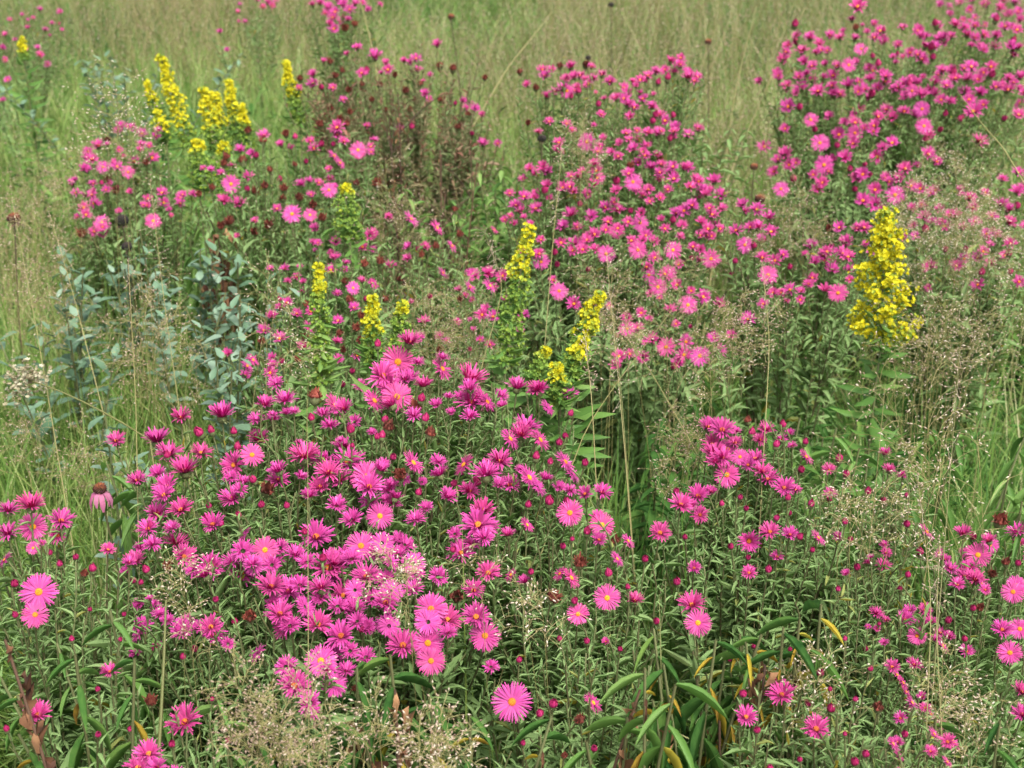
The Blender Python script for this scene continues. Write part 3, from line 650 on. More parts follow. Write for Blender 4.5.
aster('half faded aster with small pink flowers around a dark brown dry stem', """357,48,11 347,54,8 375,57,16 386,63,9 388,70,12 404,61,9 416,59,12 437,45,11 367,71,7b 324,61,8 313,75,11 313,84,13 299,88,8 322,88,7b 333,88,10 343,100,9 430,75,7 425,94,10 429,99,8 463,101,8 466,109,9 475,109,10 482,115,8 483,144,12 472,134,6b 400,129,9 367,126,8 440,66,8d 453,69,8d 406,91,8d 330,62,7d 336,76,7d
342,71,6d 331,109,7d 458,127,7d 468,115,6d 349,90,7d 362,85,6d 380,85,7d 395,75,6d 420,84,7d 340,120,8d 347,126,8d 485,78,6d 300,79,7d 410,110,6d 385,110,6d 350,112,6d 440,100,6d 372,100,6d 418,70,10 410,63,9 412,128,7b""", 44, 4.05, 150, 3.60, 27, near=1, fill=2.6, extra=.2, tone0=.52, leafmat=M_ASTERDRY, dens=1.0, back=.08)
aster('small aster with scattered pink flowers mixed into fine seed grass behind the big mound', """389,217,9 411,219,16r 370,236,14 408,247,10 408,259,11 425,247,11 391,266,12 437,228,15r 452,246,12r 443,273,12r 475,277,13 470,287,14r 459,290,9 490,286,15r 482,315,14 493,317,14 486,309,11 525,315,10 424,322,13 439,337,11 447,341,9 457,322,9 420,337,12 430,297,7b 411,302,6 460,300,7d 472,300,8 420,255,9d 436,247,8d
480,340,9 490,345,10 470,350,6b 505,300,8 520,330,9 440,350,9d 455,210,7d 460,235,8d 400,280,7d 385,300,8d""", 215, 3.0, 350, 2.62, 28, near=1, extra=.3, fill=1.6, back=.08)
aster('low aster with small pink flowers between the blue-green leaves and the tall slim goldenrod', """285,269,11 297,277,10 303,282,8 300,268,9 302,292,10 287,303,13 297,314,12 272,316,12 264,331,15 280,339,16 304,347,15 309,327,13r 247,366,14r 253,360,14r 270,373,14 272,358,10 331,270,12 345,270,9 353,288,12o 362,281,10 372,283,9 337,294,10 354,308,12 338,321,12 337,342,11 339,359,11 357,356,12 360,386,14 318,243,8
334,258,10 299,360,9d 262,342,8d 282,362,7b 345,282,8d 356,328,9d 340,334,8d 350,300,9d 361,316,8d 307,305,8d 305,337,8d 365,265,9d 343,350,7d 360,340,8d 366,300,7b 280,300,6b 380,262,9d 342,385,8b 352,372,7b""", 240, 2.80, 388, 2.40, 29, near=1, extra=.3, fill=1.8, back=.08)
aster('dark pink aster far off at the top of the meadow', """320,3,10 328,8,12 335,12,11 343,5,12 350,10,12 333,18,11 341,22,10 355,4,10 334,29,12 330,24,9 362,3,9 325,14,9 348,20,8 338,0,11 368,10,8 345,28,8d 355,24,7d""", 0, 5.7, 30, 5.3, 30, near=0, fill=2.0)
aster('washed out pink asters at the far left edge of the meadow', """5,60,7 25,50,7 40,55,9 38,48,7 8,80,8 3,100,6 45,30,7 60,12,7 5,35,7 28,28,6 40,10,7 62,30,5 10,20,6 3,48,7 -10,70,9 22,15,5 50,36,5 33,18,5 15,40,5""", 3, 7.2, 102, 5.4, 31, near=0, fill=1.5)
aster('pale pink asters in the far corner beyond the broad flowering bush', """985,5,12 1000,8,12 1015,3,12 1008,15,11 970,10,10 995,18,10 1020,20,11 975,18,9 960,3,10 1012,27,9 985,25,8 1030,10,12 950,14,9 940,5,9 1003,1,11 963,20,8 1018,12,11""", 0, 7.6, 28, 6.6, 32, near=0, fill=1.2)
aster('tiny pink aster far off in the grass between the two distant patches', """268,3,9 272,6,8 263,7,8 276,2,8 245,22,6 220,32,7 238,12,7 227,50,6 257,0,8""", 0, 7.4, 50, 6.2, 33, near=0, fill=1.2)

# ------------------------------------------------------------------ goldenrods
def floret_tpl(seed):
    r = np.random.default_rng(seed); t = Tpl(); n = 7
    for k in range(n):
        a = 2 * math.pi * k / n + r.uniform(-.2, .2); e = np.array([math.cos(a), math.sin(a), 0]); s = np.array([-e[1], e[0], 0])
        el = r.uniform(.3, 1.1); p1 = e * .5 + UP * (.5 * math.sin(el)); p2 = e * math.cos(el) + UP * math.sin(el)
        t.add([e * .1 - s * .1 - UP * .3, e * .1 + s * .1 - UP * .3, p1 + s * .26, p1 - s * .26, p2], [(0, 1, 2, 3), (3, 2, 4)], .5 + r.normal(0, .06))
    t.add([(.25, 0, .1), (0, .25, .1), (-.25, 0, .1), (0, -.25, .1), (0, 0, .5)], [(0, 1, 4), (1, 2, 4), (2, 3, 4), (3, 0, 4)], .42)
    return t.done()


FLORET = [floret_tpl(3), floret_tpl(4)]


def goldenrod(label, tip, low, d, wpx, n, seed, yellow=(0, .6), pyramid=False, size=1.0, lean=.5, group='goldenrods', leafn=95):
    """tip and low: ends of the flower spike; yellow: share of the spike (from the tip) in full flower"""
    r = np.random.default_rng(seed); n = int(n * 2.1)
    A = P(*tip, d); B = P(*low, d); ax = B - A; Ls = np.linalg.norm(ax); W = wpx * .5 * d / FPX
    g = np.array([B[0] + ax[0] * lean, B[1] + .03, 0]); root = thing('goldenrod', g, label, 'goldenrod', group)
    sm = MB(); path = np.concatenate([bez(g, (g + B) / 2 + np.array([ax[0] * -.1, 0, .05]), B, 7), [A + ax * .5, A + ax * .05]])
    sm.tube(path, np.linspace(.0042, .0012, 9), 5, .75); part('stem', sm.mesh('stem', [M_STEM], origin=g), root)
    a0 = nrm(np.cross(ax, [.2, 1, .1])); b0 = nrm(np.cross(ax, a0))
    if pyramid:
        nb = 30; t = np.linspace(.03, .95, nb); ph = np.arange(nb) * 2.4 + .4; reach = W * (.20 + .9 * t ** .9) * r.uniform(.8, 1.2, nb)
        k = r.choice(nb, n, p=reach / reach.sum()); u = r.random(n) ** .6
        rad = a0 * np.cos(ph[k])[:, None] + b0 * np.sin(ph[k])[:, None]
        pos = A + ax * t[k][:, None] + rad * (reach[k] * u)[:, None] - nrm(ax) * (.25 * reach[k] * u ** .8)[:, None] + r.normal(0, .006, (n, 3))
        tt = t[k]
        top = r.random(n) < .16; tt = np.where(top, r.uniform(0, .3, n), tt); pos[top] = (A + ax * tt[:, None] + r.normal(0, 1, (n, 3)) * (.004 + .02 * tt)[:, None])[top]
    else:
        tt = r.random(n); ph = r.uniform(0, 6.28, n); lump = .8 + .25 * np.sin(tt * 17 + ph * 1.0) + .12 * np.sin(tt * 40)
        rr = W * np.clip(.35 + 1.3 * tt, 0, 1) * lump * np.sqrt(r.uniform(.25, 1, n)); rad = a0 * np.cos(ph)[:, None] + b0 * np.sin(ph)[:, None]
        pos = A + ax * tt[:, None] + rad * rr[:, None]
    nn = nrm(rad * .8 + UP * .7 + nrm(CAM - A) * .2 + r.normal(0, .3, (n, 3))); F = frames(nn, r.normal(0, 1, (n, 3))); F = np.stack([F[..., 1], F[..., 2], F[..., 0]], -1)
    y0, y1 = yellow; on = np.clip(1 - np.abs(tt - (y0 + y1) / 2) / max(1e-3, (y1 - y0) / 2 + .18) , 0, 1); on = np.clip(on * 2.2, 0, 1)
    on = on * (r.random(n) < .25 + .68 * on); tone = .24 + (.55 if pyramid or size > 1 else .44) * on * r.uniform(.7, 1.2, n) + r.normal(0, .09, n)
    s = .0053 * size * r.uniform(.65, 1.25, n) * (.85 + .15 * on) * (d / 2.4) ** .3
    hm = MB(); h = r.random(n) < .5
    hm.inst(FLORET[0], (F * s[:, None, None])[h], pos[h], tone[h]); hm.inst(FLORET[1], (F * s[:, None, None])[~h], pos[~h], tone[~h])
    part('flower_spike', hm.mesh('flower_spike', [M_GOLD], origin=g), root)
    acc = []
    leaves_along(np.array([A + ax * .35, A + ax * .7, B]), Ls * .65 / 40, .018, .040, 0, 1, r, acc, .7)
    dn = path[6] - path[0]; leaves_along(path[:7][::-1], np.linalg.norm(dn) / leafn, .05, .09, 0, .85, r, acc, .8)
    acc = [(p, np.where(dd[:, 2:3] < -.2, dd * np.array([1, 1, -.3]), dd), hh, L, t_) for p, dd, hh, L, t_ in acc]
    fm = MB(); put_leaves(fm, acc, (LANCE, LANCE2), .24, r); part('foliage', fm.mesh('foliage', [M_GOLDLEAF], origin=g), root)
    return root


goldenrod('big bright yellow branching goldenrod standing alone before the dark shade of the asters', (886, 211), (880, 352), 2.50, 70, 1000, 101, (0, 1), True, 1.0, .15)
goldenrod('tallest slim goldenrod spike, yellow at the tip and green below, at the centre', (529, 224), (505, 365), 2.35, 34, 330, 102, (0, .32), lean=.4)
goldenrod('goldenrod spike leaning sideways with a yellow tip, over two shorter yellow spikes', (600, 292), (572, 362), 2.12, 26, 200, 103, (0, .6), lean=.35)
goldenrod('short yellow goldenrod spike below the leaning one', (584, 337), (566, 385), 2.08, 26, 170, 104, (0, .35), lean=.4)
goldenrod('small goldenrod spike with a yellow top nearest to the pink mound', (556, 364), (560, 405), 2.02, 26, 120, 105, (0, .4), lean=.1)
goldenrod('stubby pale green goldenrod bud spike beside the yellow ones', (546, 348), (532, 388), 2.06, 24, 120, 106, (0, .08), lean=.3)
goldenrod('short plump all yellow goldenrod spike behind the pink mound', (372, 296), (373, 366), 2.22, 23, 190, 107, (0, .5), lean=.1)
goldenrod('green goldenrod spike not yet in flower beside the plump yellow spike', (402, 302), (398, 366), 2.25, 27, 200, 108, (0, .06), lean=.1)
goldenrod('slender goldenrod spike with a small yellow head on a long green column', (318, 264), (322, 385), 2.20, 24, 250, 109, (0, .14), lean=.1)
BG = 'goldenrods in the upright group'
goldenrod('tallest yellow goldenrod spike in the group behind the pink asters', (160, 56), (190, 150), 3.85, 22, 260, 110, (0, .75), lean=.25, group=BG, size=1.1)
goldenrod('small yellow goldenrod tip beside the tallest spike of its group', (146, 81), (158, 118), 3.88, 14, 80, 111, (0, .6), lean=.2, group=BG, size=1.1)
goldenrod('short rounded yellow goldenrod tuft low beside the tallest spike', (157, 111), (166, 142), 3.80, 20, 90, 112, (0, .7), lean=.3, group=BG, size=1.1)
goldenrod('broad yellow goldenrod plume in the middle of the upright group', (203, 88), (218, 150), 3.86, 24, 220, 113, (0, .6), lean=.25, group=BG, size=1.1)
goldenrod('yellow goldenrod plume with a blunt top beside the broad plume', (214, 92), (226, 155), 3.90, 18, 150, 114, (0, .5), lean=.2, group=BG, size=1.1)
goldenrod('slightly taller yellow goldenrod plume at the rear of the upright group', (228, 80), (238, 140), 3.95, 18, 170, 115, (0, .65), lean=.2, group=BG, size=1.1)
goldenrod('drooping yellow goldenrod side plume ending the upright group', (242, 105), (249, 150), 3.85, 16, 110, 116, (0, .4), lean=.2, group=BG, size=1.1)
goldenrod('yellow green goldenrod with only a few open flowers under the broad plume', (196, 140), (204, 190), 3.65, 30, 170, 117, (0, .12), lean=.1, group=BG, size=1.1)
goldenrod('green goldenrod stalk with fresh buds near the dry brown leaves', (222, 142), (228, 195), 3.70, 30, 170, 118, (0, .1), lean=.1, group=BG, size=1.1)
goldenrod('lone yellow goldenrod spike standing apart from the upright group', (285, 61), (300, 125), 4.0, 17, 190, 119, (0, .5), lean=.3, size=1.1)
goldenrod('far small yellow goldenrod among the washed out pink asters', (22, 38), (24, 60), 5.0, 11, 60, 120, (0, .7), lean=.1, size=1.3)
goldenrod('yellow green goldenrod stalk without open flowers among dry aster heads', (345, 185), (350, 240), 3.0, 34, 160, 121, (0, .05), lean=.1)

# ------------------------------------------------------------------ airy seed grasses
def plume(label, c, size, d, culms, branches, seeds, seed, root_px=None, tone=.5, sl=.0048, cat='grass', group='airy seed grasses', blades_n=40, name='seed_grass', hug=.5):
    r = np.random.default_rng(seed); rx, rz = size[0] * .5 * d / FPX, size[1] * .5 * d / FPX; ry = rx * .8
    C = P(*c, d); g = np.array([C[0], C[1] + .04, 0]) if root_px is None else np.array([P(*root_px, d)[0], P(*root_px, d)[1], 0])
    root = thing(name, g, label, cat, group)
    for k in range(culms):
        v = r.normal(0, 1, 3); v = v / np.linalg.norm(v) * r.uniform(.2, .95); T = C + v * np.array([rx, ry, rz])
        b = g + np.append(r.normal(0, .02 + .35 * rx, 2), 0); m = b * .5 + T * .5; m[2] = T[2] * .75; m[:2] = b[:2] * .72 + T[:2] * .28
        path = bez(b, m, T, 14); sm = MB(); sm.tube(path, np.linspace(.0009, .0003, 14), 3, r.uniform(.15, .65)); st = part('stalk', sm.mesh('stalk', [M_STRAW], origin=g), root)
        pm = MB(); L = min(np.linalg.norm(T - b) * .5, max(rz, rx) * 1.15); seg = np.linalg.norm(np.diff(path, axis=0), axis=1); cum = np.concatenate([[0], np.cumsum(seg)])
        loc = []; dr = []
        nb = max(3, int(branches * r.uniform(.75, 1.25)))
        for q in range(nb):
            u = cum[-1] - L * (1 - (q + r.random()) / nb) ; o = np.array([np.interp(u, cum, path[:, i]) for i in range(3)]); tan = nrm(np.array([np.interp(u, cum, np.gradient(path[:, i], cum)) for i in range(3)]))
            e = r.normal(0, 1, 3); e = nrm(e - tan * np.dot(e, tan)); fr = (cum[-1] - u) / L
            bl = max(rx, rz) * (.22 + .62 * fr) * r.uniform(.6, 1.15)
            en = o + nrm(tan * .55 + e * .8) * bl - UP * bl * .22; br = bez(o, o + nrm(tan * .9 + e * .6) * bl * .5, en, 5)
            pm.tube(br, [.0004, .00035, .0003, .0003, .0002], 3, r.uniform(.4, .9), 1)
            ns = max(3, int(seeds * r.uniform(.6, 1.4)))
            uu = 1 - r.random(ns) ** 1.5 * .75; pp = np.stack([np.interp(uu, np.linspace(0, 1, 5), br[:, i]) for i in range(3)], -1)
            off = nrm(r.normal(0, 1, (ns, 3)) + nrm(en - o) * .8) * (r.uniform(.004, .020, ns) * (d / 1.8) ** .5)[:, None]
            pm.ribbons(np.stack([pp, pp + off * .6 + UP * .001, pp + off], 1), np.array([.00022, .0002, .00015]), nrm(np.cross(off, nrm(CAM - C)[None]) + 1e-6), np.full(ns, .6), 1)
            loc.append(pp + off); dr.append(off / .012 + nrm(en - o) * .7 - UP * .35 + r.normal(0, .35, (ns, 3)))
        loc = np.concatenate(loc); dr = np.concatenate(dr); F = frames(dr, r.normal(0, 1, dr.shape)); s = sl * 1.12 * r.uniform(.65, 1.25, len(loc))
        pm.inst(SEED, F * np.stack([s, s * .34, s * .34], -1)[:, None, :], loc, tone * .82 + r.normal(0, .2, len(loc)), 0)
        part('panicle', pm.mesh('panicle', [M_SEED, M_STRAW], origin=g), st)
    if blades_n:
        gmb = MB(); n = blades_n; blades(gmb, g[0] + r.normal(0, .035, n), g[1] + r.normal(0, .035, n), r.uniform(.35, .75, n) * max(.6, C[2]), r.gamma(3, .3, n), r.uniform(.0012, .0022, n), r.normal(.45, .15, n), r)
        part('tuft', gmb.mesh('tuft', [M_GRASS], origin=g), root)
    return root


plume('dense tan cloud of grass seeds arching over the bottom edge below the pink mound', (262, 712), (200, 140), 1.30, 10, 12, 8, 201, root_px=(330, 760), tone=.55, blades_n=25)
plume('pale spray of fat grass seeds hanging over dark green leaves under the mound', (425, 725), (125, 105), 1.32, 5, 11, 8, 202, root_px=(430, 700), tone=.75, blades_n=15)
plume('sparse grass seeds drooping before the dark leaves beside the pale spray', (352, 720), (110, 110), 1.36, 3, 9, 6, 227, root_px=(385, 700), tone=.65, blades_n=8)
plume('small bunch of white grass seeds lying across the pink mound', (415, 575), (115, 80), 1.50, 2, 10, 8, 203, root_px=(455, 640), tone=.85, blades_n=0)
plume('thin white seeded grass in front of the left flowers of the pink mound', (178, 585), (110, 110), 1.55, 3, 9, 7, 204, root_px=(165, 690), tone=.8, blades_n=12)
plume('tall thin grass with bright white seeds before the far grey-green plants', (105, 85), (130, 170), 2.70, 5, 11, 7, 205, root_px=(115, 180), tone=.85, sl=.006, blades_n=25)
plume('tan seeding grass clump before the blue-green leaves', (140, 300), (150, 190), 2.40, 8, 11, 8, 206, tone=.5)
plume('arching grass with white seeds across the low aster by the slim goldenrod', (285, 305), (150, 150), 2.15, 5, 10, 7, 207, root_px=(225, 360), tone=.85)
plume('fine greenish cloud of seeding grass right of the plump yellow goldenrod', (440, 285), (150, 190), 2.45, 11, 12, 9, 208, tone=.5, sl=.0042)
plume('tan seeding grass in front of the open flank of the crowded tall aster', (615, 250), (140, 170), 2.42, 5, 11, 8, 209, tone=.55)
plume('seeding grass whose fine heads overlap the pink flowers facing the small aster', (690, 275), (110, 200), 2.45, 5, 11, 8, 210, tone=.5)
plume('round dense tan seed head above the dark shade', (738, 325), (110, 100), 2.25, 6, 12, 9, 211, tone=.6, root_px=(705, 420))
plume('tan seeding grass between the small aster and the broad aster', (800, 205), (90, 140), 2.85, 7, 11, 8, 212, tone=.6)
plume('thick buff cloud of seeds hiding the pale pink aster', (962, 188), (150, 120), 2.85, 15, 14, 12, 213, tone=.9, sl=.0046)
plume('second buff seed cloud below the thick one, at the right edge', (960, 295), (200, 120), 2.40, 11, 12, 10, 214, tone=.8)
plume('wide sparse grass with gleaming white seeds right of the big goldenrod', (925, 400), (260, 190), 1.85, 8, 8, 6, 215, root_px=(945, 560), tone=.85, sl=.0054)
plume('white seeded grass between the sparse aster and the bushy aster', (880, 470), (130, 120), 1.80, 5, 10, 7, 226, root_px=(870, 580), tone=.85)
plume('compact tan seed head over the green tussock behind the bushy aster', (672, 425), (80, 90), 2.10, 4, 11, 9, 216, tone=.55, root_px=(668, 520), blades_n=90)
plume('white seeds scattered before the low grey-green aster', (815, 640), (110, 160), 1.50, 4, 10, 7, 217, root_px=(830, 740), tone=.9, blades_n=12)
plume('dark rooted grass with pale seeds in the bottom corner among pink flowers', (955, 690), (130, 150), 1.48, 6, 10, 7, 218, root_px=(940, 760), tone=.75, blades_n=20)
plume('thin seeding grass over the faded flowers at the mound flank', (520, 560), (110, 120), 1.55, 3, 9, 6, 219, root_px=(545, 640), tone=.85, blades_n=0)
plume('seeding grass before the dark gap behind the leaning goldenrod', (640, 335), (90, 110), 2.25, 2, 9, 6, 220, tone=.6)
plume('pale tan grass at the left edge beside the cream dried flower', (55, 420), (140, 130), 2.25, 7, 10, 8, 221, tone=.5)
plume('tan grass by the brown cone seed head at the left edge', (30, 260), (110, 150), 2.70, 7, 10, 7, 222, tone=.45)
plume('feathery tan grass at the left edge under the far washed out asters', (35, 165), (130, 150), 3.2, 9, 10, 8, 223, tone=.5)
plume('tan grass in front of the dark brown dry stem', (385, 190), (90, 110), 3.0, 5, 10, 7, 224, tone=.6)
plume('slim seeding grass rising before the top of the crowded tall aster', (583, 130), (55, 110), 3.0, 4, 10, 7, 225, tone=.6, root_px=(590, 250))


def culm(label, pts, seed, tone=.75, rad=.0009, group='bare grass stalks', heads=8):
    """one tall stalk through (pixel, depth) points; the last point is its tip"""
    r = np.random.default_rng(seed); W = [P(x, y, d) for x, y, d in pts]; lo = W[0]; nx = W[1] - W[0]
    g = lo.copy(); k = lo[2] / max(.25, nrm(nx)[2]); g = lo - nrm(nx) * min(k, 1.3); g[2] = 0
    allp = np.array([g] + W); t = np.linspace(0, 1, len(allp)); tt = np.linspace(0, 1, 18)
    path = np.stack([np.interp(tt, t, allp[:, i]) for i in range(3)], -1)
    for _ in range(2): path[1:-1] = (path[:-2] + 2 * path[1:-1] + path[2:]) / 4
    root = thing('grass_stalk', g, label, 'grass stalk', group)
    sm = MB(); tone = tone * .75; sm.tube(path, np.linspace(rad * 1.2, rad * .5, 18), 4, tone); part('stalk', sm.mesh('stalk', [M_STRAW], origin=g), root)
    if heads:
        n = heads * 6; u = r.uniform(.72, 1, n); pp = np.stack([np.interp(u, tt, path[:, i]) for i in range(3)], -1); off = r.normal(0, .007, (n, 3))
        F = frames(nrm(off + UP * .004), r.normal(0, 1, (n, 3))); s = .0052 * r.uniform(.7, 1.2, n)
        hm = MB(); hm.inst(SEED, F * np.stack([s, s * .36, s * .36], -1)[:, None, :], pp + off, r.normal(.5, .2, n), 0)
        hm.ribbons(np.stack([pp, pp + off], 1), np.array([.0002, .0002]), nrm(np.cross(off, [0.3, 1, .2])), np.full(n, .6), 0)
        part('panicle', hm.mesh('panicle', [M_SEED], origin=g), root)
    return root


culm('straw stalk rising before the leaning goldenrod and the dark gap', [(632, 545, 1.95), (624, 440, 1.97), (606, 250, 2.05)], 301)
culm('green stalk bending slightly beside the straw one in the dark gap', [(634, 560, 1.98), (622, 400, 2.0), (612, 300, 2.05)], 302, .35, heads=0)
culm('short tan stalk left of the leaning goldenrod top', [(597, 500, 1.9), (592, 400, 1.9), (584, 330, 1.95)], 303, .8)
culm('long pale stalk crossing the dark gap from its low end by the pink mound', [(575, 445, 1.95), (615, 385, 2.1), (672, 310, 2.3)], 304, .6, heads=3)
culm('thin stalk leaning the other way across the dark gap', [(690, 440, 2.1), (650, 370, 2.15), (612, 318, 2.2)], 305, .5, heads=2)
culm('tall straw stalk before the crowded aster by the tallest slim goldenrod', [(546, 330, 2.3), (553, 240, 2.35), (562, 150, 2.5)], 306, .8)
culm('dark reddish stalk with loose seeds between the sparse aster and the right edge', [(940, 600, 1.7), (948, 500, 1.75), (960, 350, 1.85)], 307, .15)
culm('yellow green stalk before the diagonal line of pink flowers', [(926, 740, 1.45), (932, 600, 1.5), (918, 480, 1.6)], 308, .55)
culm('second yellow green stalk crossing the first among the pink flowers', [(942, 740, 1.46), (936, 620, 1.5), (940, 540, 1.55)], 309, .5)
culm('green curved stem before the aster in the dark gap foot', [(480, 370, 2.2), (505, 285, 2.3), (484, 232, 2.5)], 310, .5)
culm('thin brown stalk rising left of the pink mound from the coneflower', [(138, 520, 1.9), (136, 400, 2.0), (128, 260, 2.2)], 311, .7)
culm('pale stalk leaning over the tan grass at the left edge', [(52, 420, 2.2), (35, 320, 2.3), (12, 200, 2.5)], 312, .8)
culm('pale stalk leaning beside the blue-green leaves', [(95, 380, 2.3), (75, 300, 2.35), (50, 215, 2.5)], 313, .8)
culm('straight tan stalk before the second blue-green plant', [(178, 400, 2.3), (165, 310, 2.35), (150, 180, 2.5)], 314, .75)
culm('stalk with a pale tip leaning over the left flowers of the far broad aster', [(740, 150, 4.2), (765, 90, 4.3), (805, 8, 4.5)], 315, .85, .002, heads=0)
culm('bent pale stalk in the far grass above the small aster', [(722, 190, 4.0), (735, 90, 4.2), (757, 5, 4.5)], 316, .85, .002, heads=0)
culm('long pale leaning stalk in the far grass left of the tall aster top', [(505, 70, 5.0), (530, 40, 5.1), (552, 12, 5.3)], 317, .9, .0022, heads=0)
culm('yellow stalk in front of the dark pink far aster', [(375, 60, 4.3), (368, 30, 4.4), (358, -8, 4.5)], 318, .7, .0024, heads=0)
culm('leaning stem between the crowned far aster and the buff seed cloud', [(1010, 155, 2.9), (985, 128, 2.95), (960, 95, 3.0)], 319, .65, .0018, heads=0)
culm('thin straw stalk before the bushy aster and the big goldenrod', [(765, 430, 2.0), (770, 340, 2.05), (762, 262, 2.15)], 320, .75)
culm('very thin red-brown stalk in front of the pink mound', [(308, 600, 1.45), (308, 500, 1.5), (307, 400, 1.6)], 322, .3, .0006, heads=0)
culm('brown upright stalk under the left flowers of the pink mound', [(160, 735, 1.4), (164, 660, 1.42), (166, 600, 1.45)], 323, .2, .0022, heads=0)

# ------------------------------------------------------------------ leafy plants
def leafy(label, top, d, seed, n=3, leaf=(.055, .10), ratio=.145, mat=None, tpl=LONG, width=.12, yellow=0, dead=0, gap=.022, name='leafy_plant', cat='leafy plant', group='broad-leaved plants', droop=-1.5, zlow=.12, stemmat=None):
    r = np.random.default_rng(seed); T = P(*top, d); g = np.array([T[0], T[1] + .05, 0]); root = thing(name, g, label, cat, group)
    acc = []; ya = []; da = []
    for k in range(n):
        off = r.normal(0, width, 2) * (k > 0); t = T + np.array([off[0], off[1] * .7, -r.uniform(0, .08) * (k > 0)])
        b = g + np.append(r.normal(0, .03, 2), 0); path = bez(b, np.array([b[0] * .7 + t[0] * .3, b[1] * .7 + t[1] * .3, t[2] * .6]), t, 9)
        sm = MB(); sm.tube(path, np.linspace(.0036, .0016, 9), 5, r.uniform(.6, .95)); part('stem', sm.mesh('stem', [stemmat or M_STEM], origin=g), root)
        H = np.linalg.norm(t - b); m = int(H * (1 - zlow) / gap); ts = zlow + (1 - zlow) * (np.arange(m) + r.random(m)) / m
        pos = np.stack([np.interp(ts, np.linspace(0, 1, 9), path[:, i]) for i in range(3)], -1); ph = np.arange(m) * 2.4 + r.uniform(0, 6)
        dd = np.stack([np.cos(ph), np.sin(ph), np.where(ts > .93, -.5, droop + r.normal(0, .3, m))], -1)
        L = r.uniform(*leaf, m) * np.where(ts > .9, .7, 1.0); tn = .5 + r.normal(0, .2, m)
        kind = r.random(m); low = ts < .98
        yy = (kind < yellow) & low; de = (kind > 1 - dead) & low; ok = ~(yy | de)
        L = np.where(de, L * .6, np.where(yy, L * .62, L))
        for sel, a in ((ok, acc), (yy, ya), (de, da)):
            if sel.any(): a.append((pos[sel], dd[sel], np.tile(UP, (sel.sum(), 1)), L[sel], tn[sel]))
    fm = MB(); put_leaves(fm, acc, (tpl, tpl), ratio, r); part('foliage', fm.mesh('foliage', [mat or M_BROAD], origin=g), root)
    for a, nm, ml in ((ya, 'yellowed_foliage', M_YELLOW), (da, 'withered_foliage', M_DEADLEAF)):
        if a:
            fm = MB(); put_leaves(fm, a, (tpl if ml is M_YELLOW else CURL[0], tpl if ml is M_YELLOW else CURL[1]), ratio * (1.0 if ml is M_YELLOW else 1.3), r); part(nm, fm.mesh(nm, [ml], origin=g), root)
    return root


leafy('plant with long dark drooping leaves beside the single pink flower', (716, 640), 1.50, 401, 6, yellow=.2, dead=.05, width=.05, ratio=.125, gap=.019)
leafy('yellowing plant with long hanging leaves in front of the grass tussock', (645, 668), 1.42, 402, 6, yellow=.34, dead=.1, width=.085, ratio=.105, gap=.02, mat=M_GOLDLEAF)
leafy('plant with a few bright yellow strap leaves beside the long dark drooping leaves', (800, 618), 1.50, 403, 5, yellow=.55, dead=.1, width=.05, ratio=.13, gap=.02)
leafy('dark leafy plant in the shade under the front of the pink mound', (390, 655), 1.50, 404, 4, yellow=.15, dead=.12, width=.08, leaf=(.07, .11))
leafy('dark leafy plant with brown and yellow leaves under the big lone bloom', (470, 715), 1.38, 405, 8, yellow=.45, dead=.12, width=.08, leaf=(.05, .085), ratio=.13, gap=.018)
leafy('leafy plant with green and yellow strap leaves at the bottom edge', (330, 715), 1.42, 406, 5, yellow=.3, dead=.1, width=.07, leaf=(.07, .11))
leafy('fresh green leafy plant with a few yellow leaves at the left bottom', (75, 655), 1.42, 407, 4, yellow=.22, dead=.05, width=.06, leaf=(.05, .08))
leafy('green leafy plant between the two leftmost flowers and the mound', (110, 610), 1.55, 408, 4, yellow=.03, width=.07, leaf=(.04, .07), mat=M_GOLDLEAF)
leafy('green leafy plant under the small low aster at the bottom', (215, 690), 1.50, 409, 3, yellow=.12, width=.06, leaf=(.05, .09), mat=M_GOLDLEAF)
leafy('green leafy plant behind the bushy aster in the gap', (800, 418), 2.2, 410, 5, width=.10, leaf=(.05, .09), mat=M_GOLDLEAF)
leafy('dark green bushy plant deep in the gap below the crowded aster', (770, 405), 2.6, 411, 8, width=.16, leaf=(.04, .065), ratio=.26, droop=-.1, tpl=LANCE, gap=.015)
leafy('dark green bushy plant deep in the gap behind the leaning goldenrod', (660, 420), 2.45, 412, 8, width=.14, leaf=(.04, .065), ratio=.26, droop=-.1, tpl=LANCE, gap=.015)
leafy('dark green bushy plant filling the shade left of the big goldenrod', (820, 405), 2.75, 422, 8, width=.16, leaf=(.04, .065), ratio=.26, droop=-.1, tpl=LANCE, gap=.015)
leafy('lush green leafy plant below the wide sparse white seeded grass', (960, 430), 2.1, 413, 6, width=.14, leaf=(.06, .10), mat=M_GOLDLEAF)
leafy('bright green leafy plant at the right edge under the white seeds', (1010, 470), 2.0, 414, 4, width=.10, leaf=(.06, .10), mat=M_GOLDLEAF)
leafy('lush dark green bushy plant behind the tallest slim goldenrod', (502, 165), 3.5, 415, 11, width=.15, leaf=(.035, .065), ratio=.3, droop=.2, tpl=LANCE, gap=.012, mat=M_GOLDLEAF)
leafy('green bushy plant behind the top of the crowded aster', (705, 115), 3.9, 416, 9, width=.16, leaf=(.03, .06), ratio=.3, droop=.2, tpl=LANCE, gap=.012, mat=M_ASTER)
leafy('leafy green plant below the upright goldenrod group', (200, 200), 3.4, 417, 6, width=.14, leaf=(.05, .09), mat=M_GOLDLEAF, ratio=.26)
leafy('light green leafy shoots before the dark brown dry stem', (345, 200), 3.1, 418, 4, width=.08, leaf=(.04, .07), mat=M_GOLDLEAF, ratio=.24)
